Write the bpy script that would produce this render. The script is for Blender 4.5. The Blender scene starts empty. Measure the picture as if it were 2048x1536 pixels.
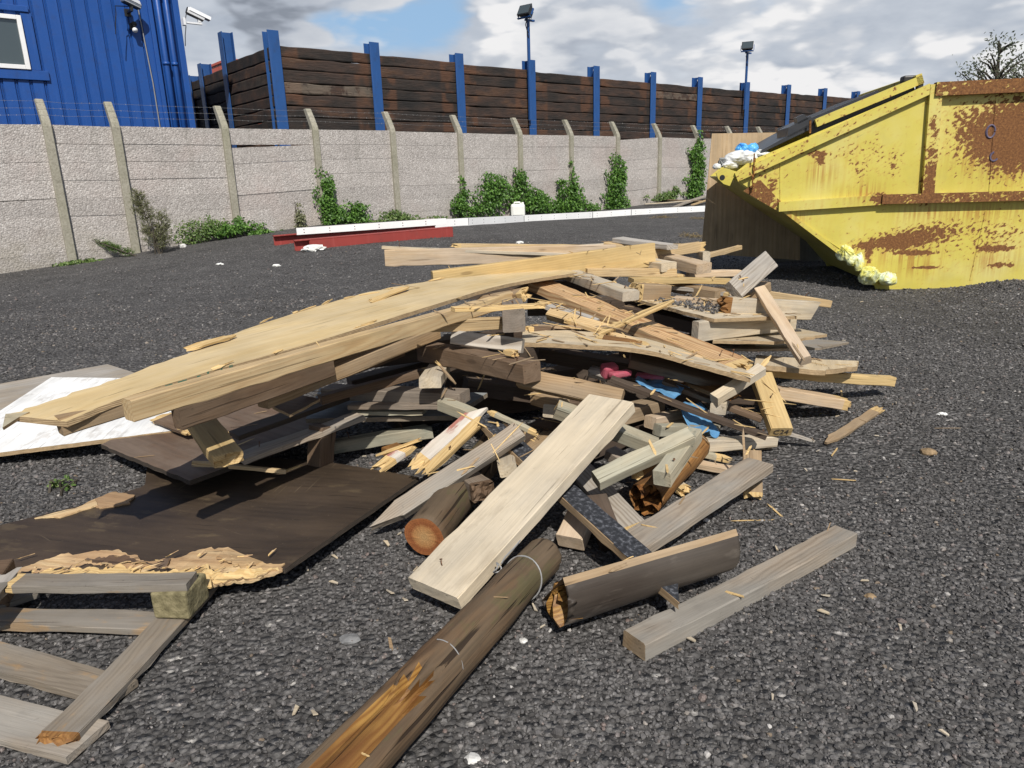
import bpy, bmesh, math, random
import numpy as np
from mathutils import Vector, Matrix, noise as mnoise
random.seed(7); RNG = np.random.default_rng(11)
scene = bpy.context.scene
COL = scene.collection

# ------------------------------------------------------------------ camera model (surveyed from the place)
IW, FOC, EYE = 2048, 1450.0, 1.1
PITCH, ROLL = math.radians(15.8), math.radians(1.83)
F_ = Vector((0, math.cos(PITCH), -math.sin(PITCH)))
U_ = Vector((0, math.sin(PITCH), math.cos(PITCH)))
R_ = Vector((1, 0, 0))
RC = R_ * math.cos(ROLL) - U_ * math.sin(ROLL)
UC = R_ * math.sin(ROLL) + U_ * math.cos(ROLL)
CAM = Vector((0, 0, EYE))

def ray(px, py):
    return F_ * FOC + RC * (px - 1024) + UC * (768 - py)

def pt(px, py, v):
    """sight line of the survey photo met at forward distance v (v>=0.9) or at height v (v<0.9)"""
    r = ray(px, py)
    t = v / r.y if v >= 0.9 else (v - EYE) / r.z
    return CAM + r * t

def onplane(px, py, P0, d):
    """sight line met with the vertical plane through P0 along d; returns the point and s along d"""
    r = ray(px, py)
    n = Vector((-d.y, d.x, 0))
    t = (Vector((P0.x, P0.y, 0)) - Vector((CAM.x, CAM.y, 0))).dot(n) / r.dot(n)
    p = CAM + r * t
    return p

# ------------------------------------------------------------------ terrain
ang = math.radians(49.0)
WD = Vector((math.sin(ang), math.cos(ang), 0))           # along the concrete wall
WN = Vector((WD.y, -WD.x, 0))                            # towards the yard
W0 = Vector((-6.86, 13.58, 0))
WS = [(-8, -.35), (-3, -.22), (-1.2, -.11), (0, 0.0), (1.2, .10), (2, .17), (3.8, .27), (5.7, .26), (7.7, .17), (9.7, .13), (11.6, .12), (13.6, .15), (15.7, .24), (22, .42), (60, .6)]
def lerp_tab(tab, s):
    if s <= tab[0][0]: return tab[0][1]
    for (a, b), (c, d) in zip(tab, tab[1:]):
        if s <= c: return b + (d - b) * (s - a) / (c - a)
    return tab[-1][1]
def sst(x):
    x = max(0.0, min(1.0, x)); return x * x * (3 - 2 * x)
def gz(x, y):
    p = Vector((x, y, 0)) - W0
    q = p.dot(WN); s = p.dot(WD)
    b = lerp_tab(WS, s) * sst(1 - q / 9.5)
    n = mnoise.noise(Vector((x * .55, y * .55, 3.1))) * .016 + mnoise.noise(Vector((x * 2.1, y * 2.1, 8.0))) * .007
    far = sst((y - 4.5) / 4) * mnoise.noise(Vector((x * .9, y * .9, 1.0))) * .02
    # heaps of planings against the skip
    m = .15 * math.exp(-((x - 4.3) / .55) ** 2 - ((y - 6.05) / .42) ** 2) + .06 * math.exp(-((x - 5.2) / .5) ** 2 - ((y - 5.9) / .5) ** 2)
    m += .05 * math.exp(-((x - 2.9) / .9) ** 2 - ((y - 7.4) / .35) ** 2)
    return b + n * (0.5 if y < 4 else 1) + far + m
def gpt(px, py):
    r = ray(px, py)
    t = .2 / r.y
    while t * r.y < 60:
        p = CAM + r * t
        if p.z <= gz(p.x, p.y): return p
        t += .01 * max(1, p.y) / r.y * .3
    return CAM + r * t

# ------------------------------------------------------------------ node helpers
def new_mat(name):
    m = bpy.data.materials.new(name); m.use_nodes = True
    nt = m.node_tree
    for n in list(nt.nodes): nt.nodes.remove(n)
    out = nt.nodes.new('ShaderNodeOutputMaterial')
    bs = nt.nodes.new('ShaderNodeBsdfPrincipled')
    nt.links.new(bs.outputs[0], out.inputs[0])
    return m, nt, bs
class N:
    def __init__(s, nt): s.nt = nt
    def put(s, sock, v):
        if isinstance(v, bpy.types.NodeSocket): s.nt.links.new(v, sock)
        elif v is not None:
            try: sock.default_value = v
            except Exception: sock.default_value = (*v, 1)
    def math(s, op, a, b=None, c=None, clamp=False):
        n = s.nt.nodes.new('ShaderNodeMath'); n.operation = op; n.use_clamp = clamp
        for i, v in enumerate((a, b, c)):
            if v is not None: s.put(n.inputs[i], v)
        return n.outputs[0]
    def vmath(s, op, a, b=None):
        n = s.nt.nodes.new('ShaderNodeVectorMath'); n.operation = op
        s.put(n.inputs[0], a)
        if b is not None: s.put(n.inputs[1], b)
        return n.outputs['Value'] if op in ('LENGTH', 'DOT_PRODUCT', 'DISTANCE') else n.outputs[0]
    def noise(s, vec, scale=5, detail=3, rough=.55, dist=0, out=0):
        n = s.nt.nodes.new('ShaderNodeTexNoise')
        s.put(n.inputs['Vector'], vec); n.inputs['Scale'].default_value = scale
        n.inputs['Detail'].default_value = detail; n.inputs['Roughness'].default_value = rough
        n.inputs['Distortion'].default_value = dist
        return n.outputs[out]
    def voro(s, vec, scale=5, feature='F1', out=0, rnd=1):
        n = s.nt.nodes.new('ShaderNodeTexVoronoi'); n.feature = feature
        s.put(n.inputs['Vector'], vec); n.inputs['Scale'].default_value = scale
        n.inputs['Randomness'].default_value = rnd
        return n.outputs[out]
    def ramp(s, f, stops, interp='LINEAR'):
        n = s.nt.nodes.new('ShaderNodeValToRGB'); s.put(n.inputs[0], f)
        cr = n.color_ramp; cr.interpolation = interp
        while len(cr.elements) < len(stops): cr.elements.new(.5)
        for e, (p, c) in zip(cr.elements, stops):
            e.position = p; e.color = (*c, 1) if not isinstance(c, (int, float)) else (c, c, c, 1)
        return n.outputs[0]
    def mix(s, f, a, b, blend='MIX'):
        n = s.nt.nodes.new('ShaderNodeMix'); n.data_type = 'RGBA'; n.blend_type = blend
        s.put(n.inputs[0], f)
        s.put(n.inputs[6], a if not isinstance(a, tuple) else (*a, 1)); s.put(n.inputs[7], b if not isinstance(b, tuple) else (*b, 1))
        return n.outputs[2]
    def smooth(s, v, lo, hi):
        n = s.nt.nodes.new('ShaderNodeMapRange'); n.interpolation_type = 'SMOOTHSTEP'
        s.put(n.inputs[0], v); n.inputs[1].default_value = lo; n.inputs[2].default_value = hi
        return n.outputs[0]
    def bump(s, h, strength=.3, dist=.01, normal=None):
        n = s.nt.nodes.new('ShaderNodeBump'); n.inputs['Strength'].default_value = strength
        n.inputs['Distance'].default_value = dist; s.put(n.inputs['Height'], h)
        if normal is not None: s.put(n.inputs['Normal'], normal)
        return n.outputs[0]
    def obj(s):
        n = s.nt.nodes.new('ShaderNodeTexCoord'); return n.outputs['Object']
    def rnd(s):
        n = s.nt.nodes.new('ShaderNodeObjectInfo'); return n.outputs['Random']
    def island(s):
        n = s.nt.nodes.new('ShaderNodeNewGeometry'); return n.outputs['Random Per Island']
    def pos(s):
        n = s.nt.nodes.new('ShaderNodeNewGeometry'); return n.outputs['Position']
    def sep(s, v):
        n = s.nt.nodes.new('ShaderNodeSeparateXYZ'); s.put(n.inputs[0], v); return n.outputs
    def comb(s, x, y, z):
        n = s.nt.nodes.new('ShaderNodeCombineXYZ')
        for i, v in enumerate((x, y, z)): s.put(n.inputs[i], v)
        return n.outputs[0]
    def scl(s, v, t): return s.vmath('MULTIPLY', v, t)
    def hsv(s, c, v=1.0, sat=1.0, hue=.5):
        n = s.nt.nodes.new('ShaderNodeHueSaturation'); s.put(n.inputs['Color'], c)
        s.put(n.inputs['Value'], v); s.put(n.inputs['Saturation'], sat); s.put(n.inputs['Hue'], hue)
        return n.outputs[0]

def wood(name, early, late, weather, wamt=.3, ring=.009, contrast=.8, knots=.6, dirt=.3, rough=.75, stain=None, stainamt=0, fibre=.35, bumps=.35, vary=.25, streak=.56, crack=.66):
    m, nt, bs = new_mat(name); g = N(nt)
    rn = g.rnd(); o = g.obj()
    off = g.comb(g.math('MULTIPLY', rn, 17.3), g.math('MULTIPLY', rn, 5.1), g.math('MULTIPLY', rn, 9.7))
    P = g.vmath('ADD', o, off)
    x, y, z = g.sep(o)
    d1 = g.noise(g.scl(P, (1.6, 9, 9)), 1, 3)
    d2 = g.noise(g.scl(P, (5, 5, 5)), 1, 2)
    py_ = g.math('ADD', y, g.math('MULTIPLY', g.math('SUBTRACT', rn, .5), .10))
    py_ = g.math('ADD', py_, g.math('MULTIPLY', x, .045))
    pz_ = g.math('ADD', z, g.math('ADD', .03, g.math('MULTIPLY', rn, .05)))
    pz_ = g.math('ADD', pz_, g.math('MULTIPLY', x, .03))
    r = g.math('SQRT', g.math('ADD', g.math('MULTIPLY', py_, py_), g.math('MULTIPLY', pz_, pz_)))
    r = g.math('ADD', r, g.math('MULTIPLY', d1, .022)); r = g.math('ADD', r, g.math('MULTIPLY', d2, .012))
    w = g.math('SINE', g.math('MULTIPLY', r, 6.2832 / ring))
    w = g.math('MULTIPLY', g.math('ADD', w, 1), .5); w = g.math('POWER', w, 1.8)
    fib = g.noise(g.scl(P, (7, 260, 260)), 1, 2)
    col = g.mix(g.math('MULTIPLY', w, contrast), early, late)
    fc = g.math('ADD', 1 - fibre * .5, g.math('MULTIPLY', fib, fibre))
    blot = g.noise(P, 4.5, 4)
    wm = g.math('MULTIPLY', g.smooth(g.noise(g.scl(P, (2.2, 7, 7)), 1, 4, .6), .36, .64), min(1, wamt * 1.6))
    if wamt > .6: wm = g.math('ADD', wm, wamt - .6, clamp=True)
    col = g.mix(wm, col, weather)
    if knots:
        k = g.voro(g.scl(P, (3.2, 12, 12)), 1)
        k2 = g.math('MULTIPLY', g.smooth(k, .14, .07), g.smooth(g.noise(P, 3.1, 1), .47, .53))
        col = g.mix(g.math('MULTIPLY', k2, knots), col, tuple(c * .35 for c in late))
    if stain:
        sm = g.smooth(g.noise(g.scl(P, (5, 12, 12)), 1, 4, .65), .55, .66)
        col = g.mix(g.math('MULTIPLY', sm, stainamt), col, stain)
    sp = g.smooth(g.noise(P, 46, 3, .7), .64, .74)
    col = g.mix(g.math('MULTIPLY', sp, dirt), col, (.035, .03, .026))
    crk = g.smooth(g.noise(g.scl(P, (2.2, 75, 75)), 1, 2, .5), crack, crack + .06)
    col = g.mix(g.math('MULTIPLY', crk, .55 if crack > .65 else .85), col, tuple(c * .3 for c in late))
    val = g.math('MULTIPLY', fc, g.math('ADD', .72, g.math('MULTIPLY', blot, .56)))
    val = g.math('MULTIPLY', val, g.math('ADD', 1 - vary * .5, g.math('MULTIPLY', g.math('FRACT', g.math('MULTIPLY', rn, 7.31)), vary)))
    strk = g.noise(g.scl(P, (1.3, 34, 34)), 1, 3, .6)
    val = g.math('MULTIPLY', val, g.math('ADD', 1 - streak * .5, g.math('MULTIPLY', strk, streak)))
    grime = g.math('MULTIPLY', g.smooth(g.noise(g.scl(P, (1.5, 2.2, 2.2)), 3.3, 5, .7), .52, .72), dirt * .8)
    col = g.mix(grime, col, tuple(c * .38 for c in weather))
    col = g.hsv(col, val)
    nt.links.new(col, bs.inputs['Base Color']); bs.inputs['Roughness'].default_value = rough
    bs.inputs['Specular IOR Level'].default_value = .3
    hgt = g.math('SUBTRACT', g.math('ADD', g.math('MULTIPLY', fib, .6), g.math('MULTIPLY', blot, .6)), g.math('MULTIPLY', crk, 1.2))
    nt.links.new(g.bump(hgt, bumps, .003), bs.inputs['Normal'])
    return m

def scratches(m, col, amt=.5):
    nt = m.node_tree; g = N(nt); bs = [n for n in nt.nodes if n.type == 'BSDF_PRINCIPLED'][0]
    src = bs.inputs['Base Color'].links[0].from_socket; o = g.obj(); x, y, z = g.sep(o)
    t = None
    for a, s_ in ((.5, 0), (1.7, 4), (-.35, 9)):
        u = g.math('ADD', g.math('MULTIPLY', x, math.cos(a)), g.math('MULTIPLY', y, math.sin(a))); v = g.math('SUBTRACT', g.math('MULTIPLY', y, math.cos(a)), g.math('MULTIPLY', x, math.sin(a)))
        n = g.noise(g.comb(g.math('MULTIPLY', u, 1.6), g.math('MULTIPLY', v, 90), s_), 1, 1)
        k = g.math('MULTIPLY', g.smooth(n, .715, .75), g.smooth(g.noise(g.comb(u, v, s_ + 2), 5, 2), .48, .6))
        t = k if t is None else g.math('MAXIMUM', t, k)
    sp = g.smooth(g.noise(o, 95, 2, .6), .70, .74); t = g.math('MAXIMUM', t, g.math('MULTIPLY', sp, .8))
    nt.links.new(g.mix(g.math('MULTIPLY', t, amt), src, col), bs.inputs['Base Color'])
def plyedge(name, a, b, period=.005):
    m, nt, bs = new_mat(name); g = N(nt)
    o = g.obj(); x, y, z = g.sep(o)
    n = g.noise(g.scl(o, (30, 30, 120)), 1, 3)
    w = g.math('SINE', g.math('ADD', g.math('MULTIPLY', z, 6.2832 / period), g.math('MULTIPLY', n, 3)))
    col = g.mix(g.smooth(w, -.5, .5), a, b)
    col = g.hsv(col, g.math('ADD', .55, g.math('MULTIPLY', g.noise(o, 35, 3, .7), .9)))
    nt.links.new(col, bs.inputs['Base Color']); bs.inputs['Roughness'].default_value = .85
    nt.links.new(g.bump(n, .6, .004), bs.inputs['Normal'])
    return m

def speckle(name, stops, scale=60, rough=.9, bumpd=.004, big=None, bigamt=.3, metallic=0, bstr=.5, spec=.3):
    m, nt, bs = new_mat(name); g = N(nt)
    o = g.obj()
    n = g.noise(o, scale, 4, .65)
    col = g.ramp(n, stops)
    if big:
        bn = g.smooth(g.noise(o, 1.3, 4, .6), .4, .68)
        col = g.mix(g.math('MULTIPLY', bn, bigamt), col, big)
    col = g.hsv(col, g.math('ADD', .8, g.math('MULTIPLY', g.noise(o, 3.0, 3), .4)))
    nt.links.new(col, bs.inputs['Base Color']); bs.inputs['Roughness'].default_value = rough
    bs.inputs['Metallic'].default_value = metallic; bs.inputs['Specular IOR Level'].default_value = spec
    nt.links.new(g.bump(n, bstr, bumpd), bs.inputs['Normal'])
    return m

def painted(name, base, rough=.45, dirt=(.05, .04, .03), dirtamt=.25, scratch=.2):
    m, nt, bs = new_mat(name); g = N(nt)
    o = g.obj(); 
    n = g.noise(o, 6, 5, .65); st = g.noise(g.scl(o, (14, 14, .9)), 1, 4)
    col = g.mix(g.math('MULTIPLY', g.smooth(n, .48, .75), dirtamt), base, dirt)
    col = g.mix(g.math('MULTIPLY', g.smooth(st, .52, .75), scratch), col, tuple(min(1, c * 1.4 + .06) for c in base))
    col = g.hsv(col, g.math('ADD', .85, g.math('MULTIPLY', g.noise(o, 1.6, 3), .3)))
    nt.links.new(col, bs.inputs['Base Color'])
    nt.links.new(g.math('ADD', rough - .1, g.math('MULTIPLY', n, .25)), bs.inputs['Roughness'])
    nt.links.new(g.bump(g.noise(o, 9, 2), .15, .01), bs.inputs['Normal'])
    return m

M = {}
M['pine'] = wood('fresh_pine', (.50, .365, .195), (.37, .225, .10), (.44, .36, .25), .15, .010, .55, .6, .15)
M['pine2'] = wood('yellow_pine', (.49, .35, .155), (.40, .255, .10), (.46, .37, .22), .15, .013, .45, .5, .12)
M['pinkpine'] = wood('pink_pine', (.53, .40, .26), (.42, .27, .15), (.50, .42, .34), .3, .012, .4, .6, .15)
M['grain'] = wood('flat_sawn_pine', (.47, .315, .165), (.29, .145, .06), (.42, .32, .21), .12, .013, .95, .5, .15)
M['pale'] = wood('pale_timber', (.50, .42, .30), (.40, .30, .19), (.42, .38, .32), .45, .011, .4, .3, .2)
M['board'] = wood('scaffold_board', (.56, .475, .35), (.50, .41, .285), (.46, .405, .32), .4, .022, .22, .1, .22, stain=(.24, .19, .13), stainamt=.25, vary=.02, streak=.3)
M['grey'] = wood('weathered_grey_timber', (.32, .265, .205), (.19, .145, .105), (.27, .25, .22), .6, .008, .6, .5, .3)
M['greyw'] = wood('weathered_whitish_timber', (.42, .375, .315), (.23, .185, .14), (.37, .345, .315), .5, .012, .75, .4, .2)
M['palletw'] = wood('grey_pallet_wood', (.20, .165, .125), (.12, .094, .068), (.20, .18, .155), .7, .008, .5, .4, .35, stain=(.36, .20, .06), stainamt=.4)
M['green'] = wood('greenish_treated_timber', (.36, .315, .225), (.27, .225, .145), (.32, .31, .245), .55, .010, .4, .3, .35, stain=(.16, .18, .15), stainamt=.5)
M['brown'] = wood('old_brown_beam', (.13, .083, .05), (.075, .045, .028), (.16, .115, .08), .45, .009, .5, .4, .3)
M['greybrown'] = wood('grey_brown_timber', (.235, .185, .14), (.15, .11, .08), (.22, .19, .16), .45, .009, .55, .4, .35)
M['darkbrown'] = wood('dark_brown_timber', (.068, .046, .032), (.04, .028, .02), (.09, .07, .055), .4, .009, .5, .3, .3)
M['mid'] = wood('tan_timber', (.33, .225, .125), (.22, .135, .065), (.30, .24, .17), .35, .010, .55, .5, .25)
M['orange'] = wood('rotten_orange_wood', (.30, .15, .045), (.17, .07, .02), (.12, .06, .025), .4, .008, .7, .3, .4, bumps=.8)
M['splint'] = wood('splintered_wood', (.58, .42, .20), (.42, .25, .09), (.50, .36, .18), .2, .006, .6, 0, .1, fibre=.6, bumps=.9)
M['torn'] = wood('torn_veneer', (.56, .42, .24), (.36, .215, .09), (.33, .20, .11), .5, .02, .5, .3, .12, fibre=.5, bumps=1.0, stain=(.22, .13, .06), stainamt=.4)
M['plyface'] = wood('yellow_ply_face', (.51, .385, .20), (.44, .30, .13), (.55, .45, .29), .35, .03, .3, .25, .08, vary=0, streak=.22)
M['plypale'] = wood('pale_ply_face', (.50, .40, .26), (.42, .32, .19), (.42, .37, .29), .4, .03, .35, .2, .25)
M['plygrey'] = wood('weathered_ply', (.30, .255, .20), (.22, .18, .135), (.30, .28, .255), .5, .02, .4, .2, .3)
M['plydark'] = wood('dark_film_ply', (.044, .031, .021), (.030, .021, .015), (.066, .046, .030), .5, .03, .5, 0, .2, rough=.55, stain=(.12, .088, .05), stainamt=.5, vary=0, bumps=.15)
scratches(M['plydark'], (.17, .13, .085), .55)
M['plybrown'] = wood('brown_ply', (.12, .075, .048), (.075, .047, .03), (.16, .12, .09), .5, .03, .4, .2, .3, rough=.7)
M['plyshut'] = wood('big_ply_sheet', (.50, .37, .23), (.41, .28, .15), (.44, .33, .21), .35, .05, .5, .3, .15)
M['white'] = wood('white_painted_board', (.80, .80, .79), (.76, .76, .74), (.62, .60, .56), .2, .02, .3, 0, .12, stain=(.3, .25, .2), stainamt=.35, fibre=.1, vary=.05)
M['whitered'] = wood('white_and_red_flaked_board', (.56, .53, .49), (.45, .41, .37), (.42, .33, .22), .3, .02, .3, 0, .15, stain=(.26, .05, .03), stainamt=.8)
M['greypanel'] = wood('grey_painted_panel', (.24, .25, .25), (.20, .21, .21), (.18, .18, .17), .4, .03, .3, 0, .3)
M['log'] = wood('weathered_pole', (.125, .074, .038), (.055, .031, .017), (.105, .078, .051), .5, .012, .6, .5, .3, bumps=.7, stain=(.085, .085, .035), stainamt=.5, crack=.60)
M['logend'] = None
M['halflog'] = wood('smooth_grey_brown_bark', (.060, .048, .040), (.042, .032, .026), (.085, .072, .06), .45, .05, .4, .8, .2, rough=.38, bumps=.25, stain=(.22, .19, .16), stainamt=.3)
M['edge'] = plyedge('ply_edge', (.42, .31, .18), (.24, .16, .085))
M['edgegrey'] = plyedge('weathered_ply_edge', (.30, .25, .19), (.15, .115, .08))
M['edgedark'] = plyedge('dark_ply_edge', (.06, .045, .032), (.03, .022, .016))
M['felt'] = speckle('black_roofing_felt', [(.3, (.012, .013, .016)), (.52, (.03, .032, .038)), (.66, (.12, .125, .14)), (.8, (.24, .25, .27))], 70, .8)
def endgrain():
    m, nt, bs = new_mat('cut_log_end'); g = N(nt)
    o = g.obj(); x, y, z = g.sep(o)
    r = g.math('SQRT', g.math('ADD', g.math('MULTIPLY', y, y), g.math('MULTIPLY', z, z)))
    a = g.math('ARCTAN2', z, y)
    n = g.noise(o, 40, 3)
    ringw = g.math('SINE', g.math('ADD', g.math('MULTIPLY', r, 900), g.math('MULTIPLY', n, 6)))
    rad = g.noise(g.comb(g.math('MULTIPLY', a, 6), g.math('MULTIPLY', r, 9), 0), 1.6, 4, .7)
    col = g.ramp(g.math('ADD', g.math('MULTIPLY', r, 15), g.math('MULTIPLY', g.math('SUBTRACT', rad, .5), .5)), [(.1, (.46, .27, .11)), (.5, (.40, .19, .065)), (.66, (.24, .075, .02)), (.95, (.30, .105, .03))])
    col = g.hsv(col, g.math('ADD', .6, g.math('ADD', g.math('MULTIPLY', rad, .6), g.math('MULTIPLY', ringw, .07))))
    nt.links.new(col, bs.inputs['Base Color']); bs.inputs['Roughness'].default_value = .8
    nt.links.new(g.bump(rad, .5, .004), bs.inputs['Normal'])
    return m
M['logend'] = endgrain()
M['rot'] = speckle('rotten_heartwood', [(.3, (.04, .018, .008)), (.45, (.16, .065, .018)), (.6, (.30, .135, .035)), (.75, (.42, .24, .08))], 26, .9, .02, bstr=1.0)
M['rotyellow'] = wood('split_yellow_heartwood', (.36, .20, .052), (.17, .072, .018), (.11, .045, .014), .55, .009, .8, .2, .3, rough=.5, bumps=.9)
M['concrete'] = speckle('concrete_post', [(.3, (.22, .205, .165)), (.5, (.31, .29, .235)), (.7, (.38, .36, .30))], 30, .9, .004, big=(.22, .22, .14), bigamt=.4)
def pebbledash():
    m, nt, bs = new_mat('pebbledash_panel'); g = N(nt)
    p = g.pos()
    v = g.voro(p, 42, out=1); vd = g.voro(p, 42, out=0)
    s = g.sep(v)[0]
    col = g.ramp(s, [(0, (.31, .285, .265)), (.25, (.385, .355, .335)), (.6, (.44, .408, .385)), (.85, (.48, .445, .42)), (1, (.58, .55, .525))])
    dk = g.smooth(vd, .35, .75)
    col = g.mix(g.math('MULTIPLY', dk, .30), col, (.22, .20, .185))
    pk = g.smooth(g.noise(p, .8, 3), .5, .7)
    col = g.mix(g.math('MULTIPLY', pk, .25), col, (.42, .32, .29))
    bl = g.noise(g.scl(p, (1, 1, 2.4)), 1.1, 4)
    pz = g.sep(p)[2]
    stv = g.math('MULTIPLY', g.smooth(g.noise(g.scl(p, (5, 5, .5)), 1, 4, .6), .52, .7), g.smooth(pz, .6, 2.2))
    col = g.mix(g.math('MULTIPLY', stv, .32), col, (.20, .19, .165))
    ft = g.math('MULTIPLY', g.smooth(pz, .75, .05), g.smooth(g.noise(p, 2.2, 4, .6), .35, .65))
    col = g.mix(g.math('MULTIPLY', ft, .45), col, (.24, .215, .16))
    col = g.hsv(col, g.math('MULTIPLY', g.math('ADD', .78, g.math('MULTIPLY', bl, .4)), g.math('ADD', .92, g.math('MULTIPLY', g.island(), .16))))
    nt.links.new(col, bs.inputs['Base Color']); bs.inputs['Roughness'].default_value = .95
    nt.links.new(g.bump(vd, .7, -.012), bs.inputs['Normal'])
    return m
M['pebble'] = pebbledash()
def sleeperm():
    m, nt, bs = new_mat('old_railway_sleeper'); g = N(nt)
    o = g.obj(); isl = g.math('FRACT', g.math('ADD', g.island(), g.math('MULTIPLY', g.rnd(), 3.37)))
    P = g.vmath('ADD', o, g.comb(g.math('MULTIPLY', isl, 31), g.math('MULTIPLY', isl, 7), 0))
    n = g.noise(g.scl(P, (1.1, 3, 3)), 1, 4, .6)
    col = g.ramp(g.math('ADD', n, g.math('MULTIPLY', g.math('SUBTRACT', isl, .5), .22)), [(.3, (.012, .010, .009)), (.44, (.026, .018, .014)), (.56, (.044, .026, .019)), (.69, (.075, .038, .021)), (.85, (.12, .085, .06))])
    # chair plates left rusty bands a quarter in from each end
    x, y, z = g.sep(o)
    bx = g.math('ABSOLUTE', g.math('SUBTRACT', g.math('ABSOLUTE', x), .92))
    bm = g.math('MULTIPLY', g.smooth(bx, .26, .16), g.smooth(g.noise(P, 1.7, 2), .44, .6))
    col = g.mix(g.math('MULTIPLY', bm, .55), col, (.12, .050, .022))
    wp = g.math('MULTIPLY', g.smooth(g.math('FRACT', g.math('MULTIPLY', isl, 9.3)), .955, .975), g.smooth(g.noise(P, 3, 4, .7), .42, .55))
    col = g.mix(g.math('MULTIPLY', wp, .5), col, (.18, .145, .11))
    fib = g.noise(g.scl(P, (4, 40, 40)), 1, 4, .65)
    col = g.hsv(col, g.math('ADD', .45, g.math('MULTIPLY', fib, 1.1)))
    nt.links.new(col, bs.inputs['Base Color']); bs.inputs['Roughness'].default_value = .8
    nt.links.new(g.bump(g.math('ADD', fib, g.math('MULTIPLY', n, 1.5)), .9, .02), bs.inputs['Normal'])
    return m
M['sleeper'] = sleeperm()
M['blue'] = painted('blue_cladding', (.011, .070, .285), .42, (.02, .03, .08), .25, .12)
M['bluepost'] = painted('blue_post_paint', (.017, .075, .24), .45, (.02, .03, .06), .3, .2)
M['redsteel'] = painted('red_oxide_steel', (.26, .035, .028), .6, (.12, .03, .025), .4, .25)
M['whitesteel'] = painted('white_coated_steel', (.80, .80, .80), .4, (.5, .5, .48), .15, .05)
M['whiteplastic'] = painted('white_plastic', (.78, .78, .74), .35, (.5, .5, .45), .15, 0)
M['upvc'] = painted('white_window_frame', (.80, .80, .80), .3, (.6, .6, .6), .1, 0)
M['camwhite'] = painted('camera_housing', (.72, .73, .75), .35, (.4, .4, .4), .2, 0)
M['blackmetal'] = painted('black_metal', (.015, .015, .017), .45, (.05, .045, .04), .3, .05)
M['blacklid'] = painted('black_plastic_lid', (.028, .03, .036), .38, (.07, .065, .06), .3, .1)
M['orangered'] = painted('orange_red_steel', (.55, .09, .04), .5)
M['wire'] = painted('galvanised_wire', (.25, .25, .25), .4)
M['bark'] = speckle('tree_bark', [(.3, (.03, .025, .02)), (.7, (.10, .085, .065))], 20, .9)
def glassm():
    m, nt, bs = new_mat('window_glass')
    bs.inputs['Base Color'].default_value = (.05, .065, .07, 1); bs.inputs['Roughness'].default_value = .06
    bs.inputs['Specular IOR Level'].default_value = 1.0; bs.inputs['Coat Weight'].default_value = .8; bs.inputs['Coat Roughness'].default_value = .03
    return m
M['glass'] = glassm()
def bagm(name, a, b, rough=.35, trans=.25):
    m, nt, bs = new_mat(name); g = N(nt)
    o = g.obj(); n = g.noise(o, 9, 4, .6, .6)
    nt.links.new(g.mix(g.smooth(n, .4, .62), a, b), bs.inputs['Base Color'])
    bs.inputs['Roughness'].default_value = rough
    bs.inputs['Subsurface Weight'].default_value = trans; bs.inputs['Subsurface Radius'].default_value = (.02, .02, .02)
    nt.links.new(g.bump(g.noise(g.scl(o, (1, 1, .35)), 26, 3, .55, .8), .4, .012), bs.inputs['Normal'])
    return m
M['bagwhite'] = bagm('white_bag_plastic', (.78, .78, .76), (.66, .66, .62))
M['bagyellow'] = bagm('yellow_bag_plastic', (.70, .66, .16), (.62, .66, .42))
M['bagmint'] = bagm('yellow_and_white_bag_plastic', (.60, .68, .56), (.66, .62, .18))
M['bagblue'] = bagm('blue_bag_plastic', (.06, .33, .75), (.14, .48, .85))
M['bluetarp'] = bagm('blue_sheet_plastic', (.09, .24, .44), (.14, .32, .52), .5, .05)
M['pink'] = bagm('pink_foam', (.40, .07, .11), (.36, .09, .12), .8, .05)
def leafm(name, a, b, c):
    m, nt, bs = new_mat(name); g = N(nt)
    r = g.island()
    nt.links.new(g.ramp(r, [(0, a), (.55, b), (1, c)]), bs.inputs['Base Color'])
    bs.inputs['Roughness'].default_value = .5
    nt.nodes.remove(bs) if False else None
    tr = nt.nodes.new('ShaderNodeBsdfTranslucent'); mx = nt.nodes.new('ShaderNodeMixShader'); mx.inputs[0].default_value = .25
    nt.links.new(g.ramp(r, [(0, tuple(x * 1.3 for x in a)), (1, tuple(x * 1.3 for x in c))]), tr.inputs[0])
    out = [n for n in nt.nodes if n.type == 'OUTPUT_MATERIAL'][0]
    nt.links.new(bs.outputs[0], mx.inputs[1]); nt.links.new(tr.outputs[0], mx.inputs[2]); nt.links.new(mx.outputs[0], out.inputs[0])
    return m
M['ivy'] = leafm('ivy_leaves', (.042, .105, .016), (.085, .19, .028), (.15, .29, .05))
M['weed'] = leafm('weed_leaves', (.07, .13, .03), (.12, .20, .05), (.19, .25, .08))
M['dryweed'] = leafm('dry_weed_leaves', (.12, .13, .06), (.17, .18, .09), (.24, .24, .13))
M['tree'] = leafm('tree_leaves', (.08, .095, .06), (.11, .13, .08), (.15, .17, .10))
M['straw'] = leafm('straw', (.25, .18, .08), (.32, .24, .11), (.4, .31, .16))

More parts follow.
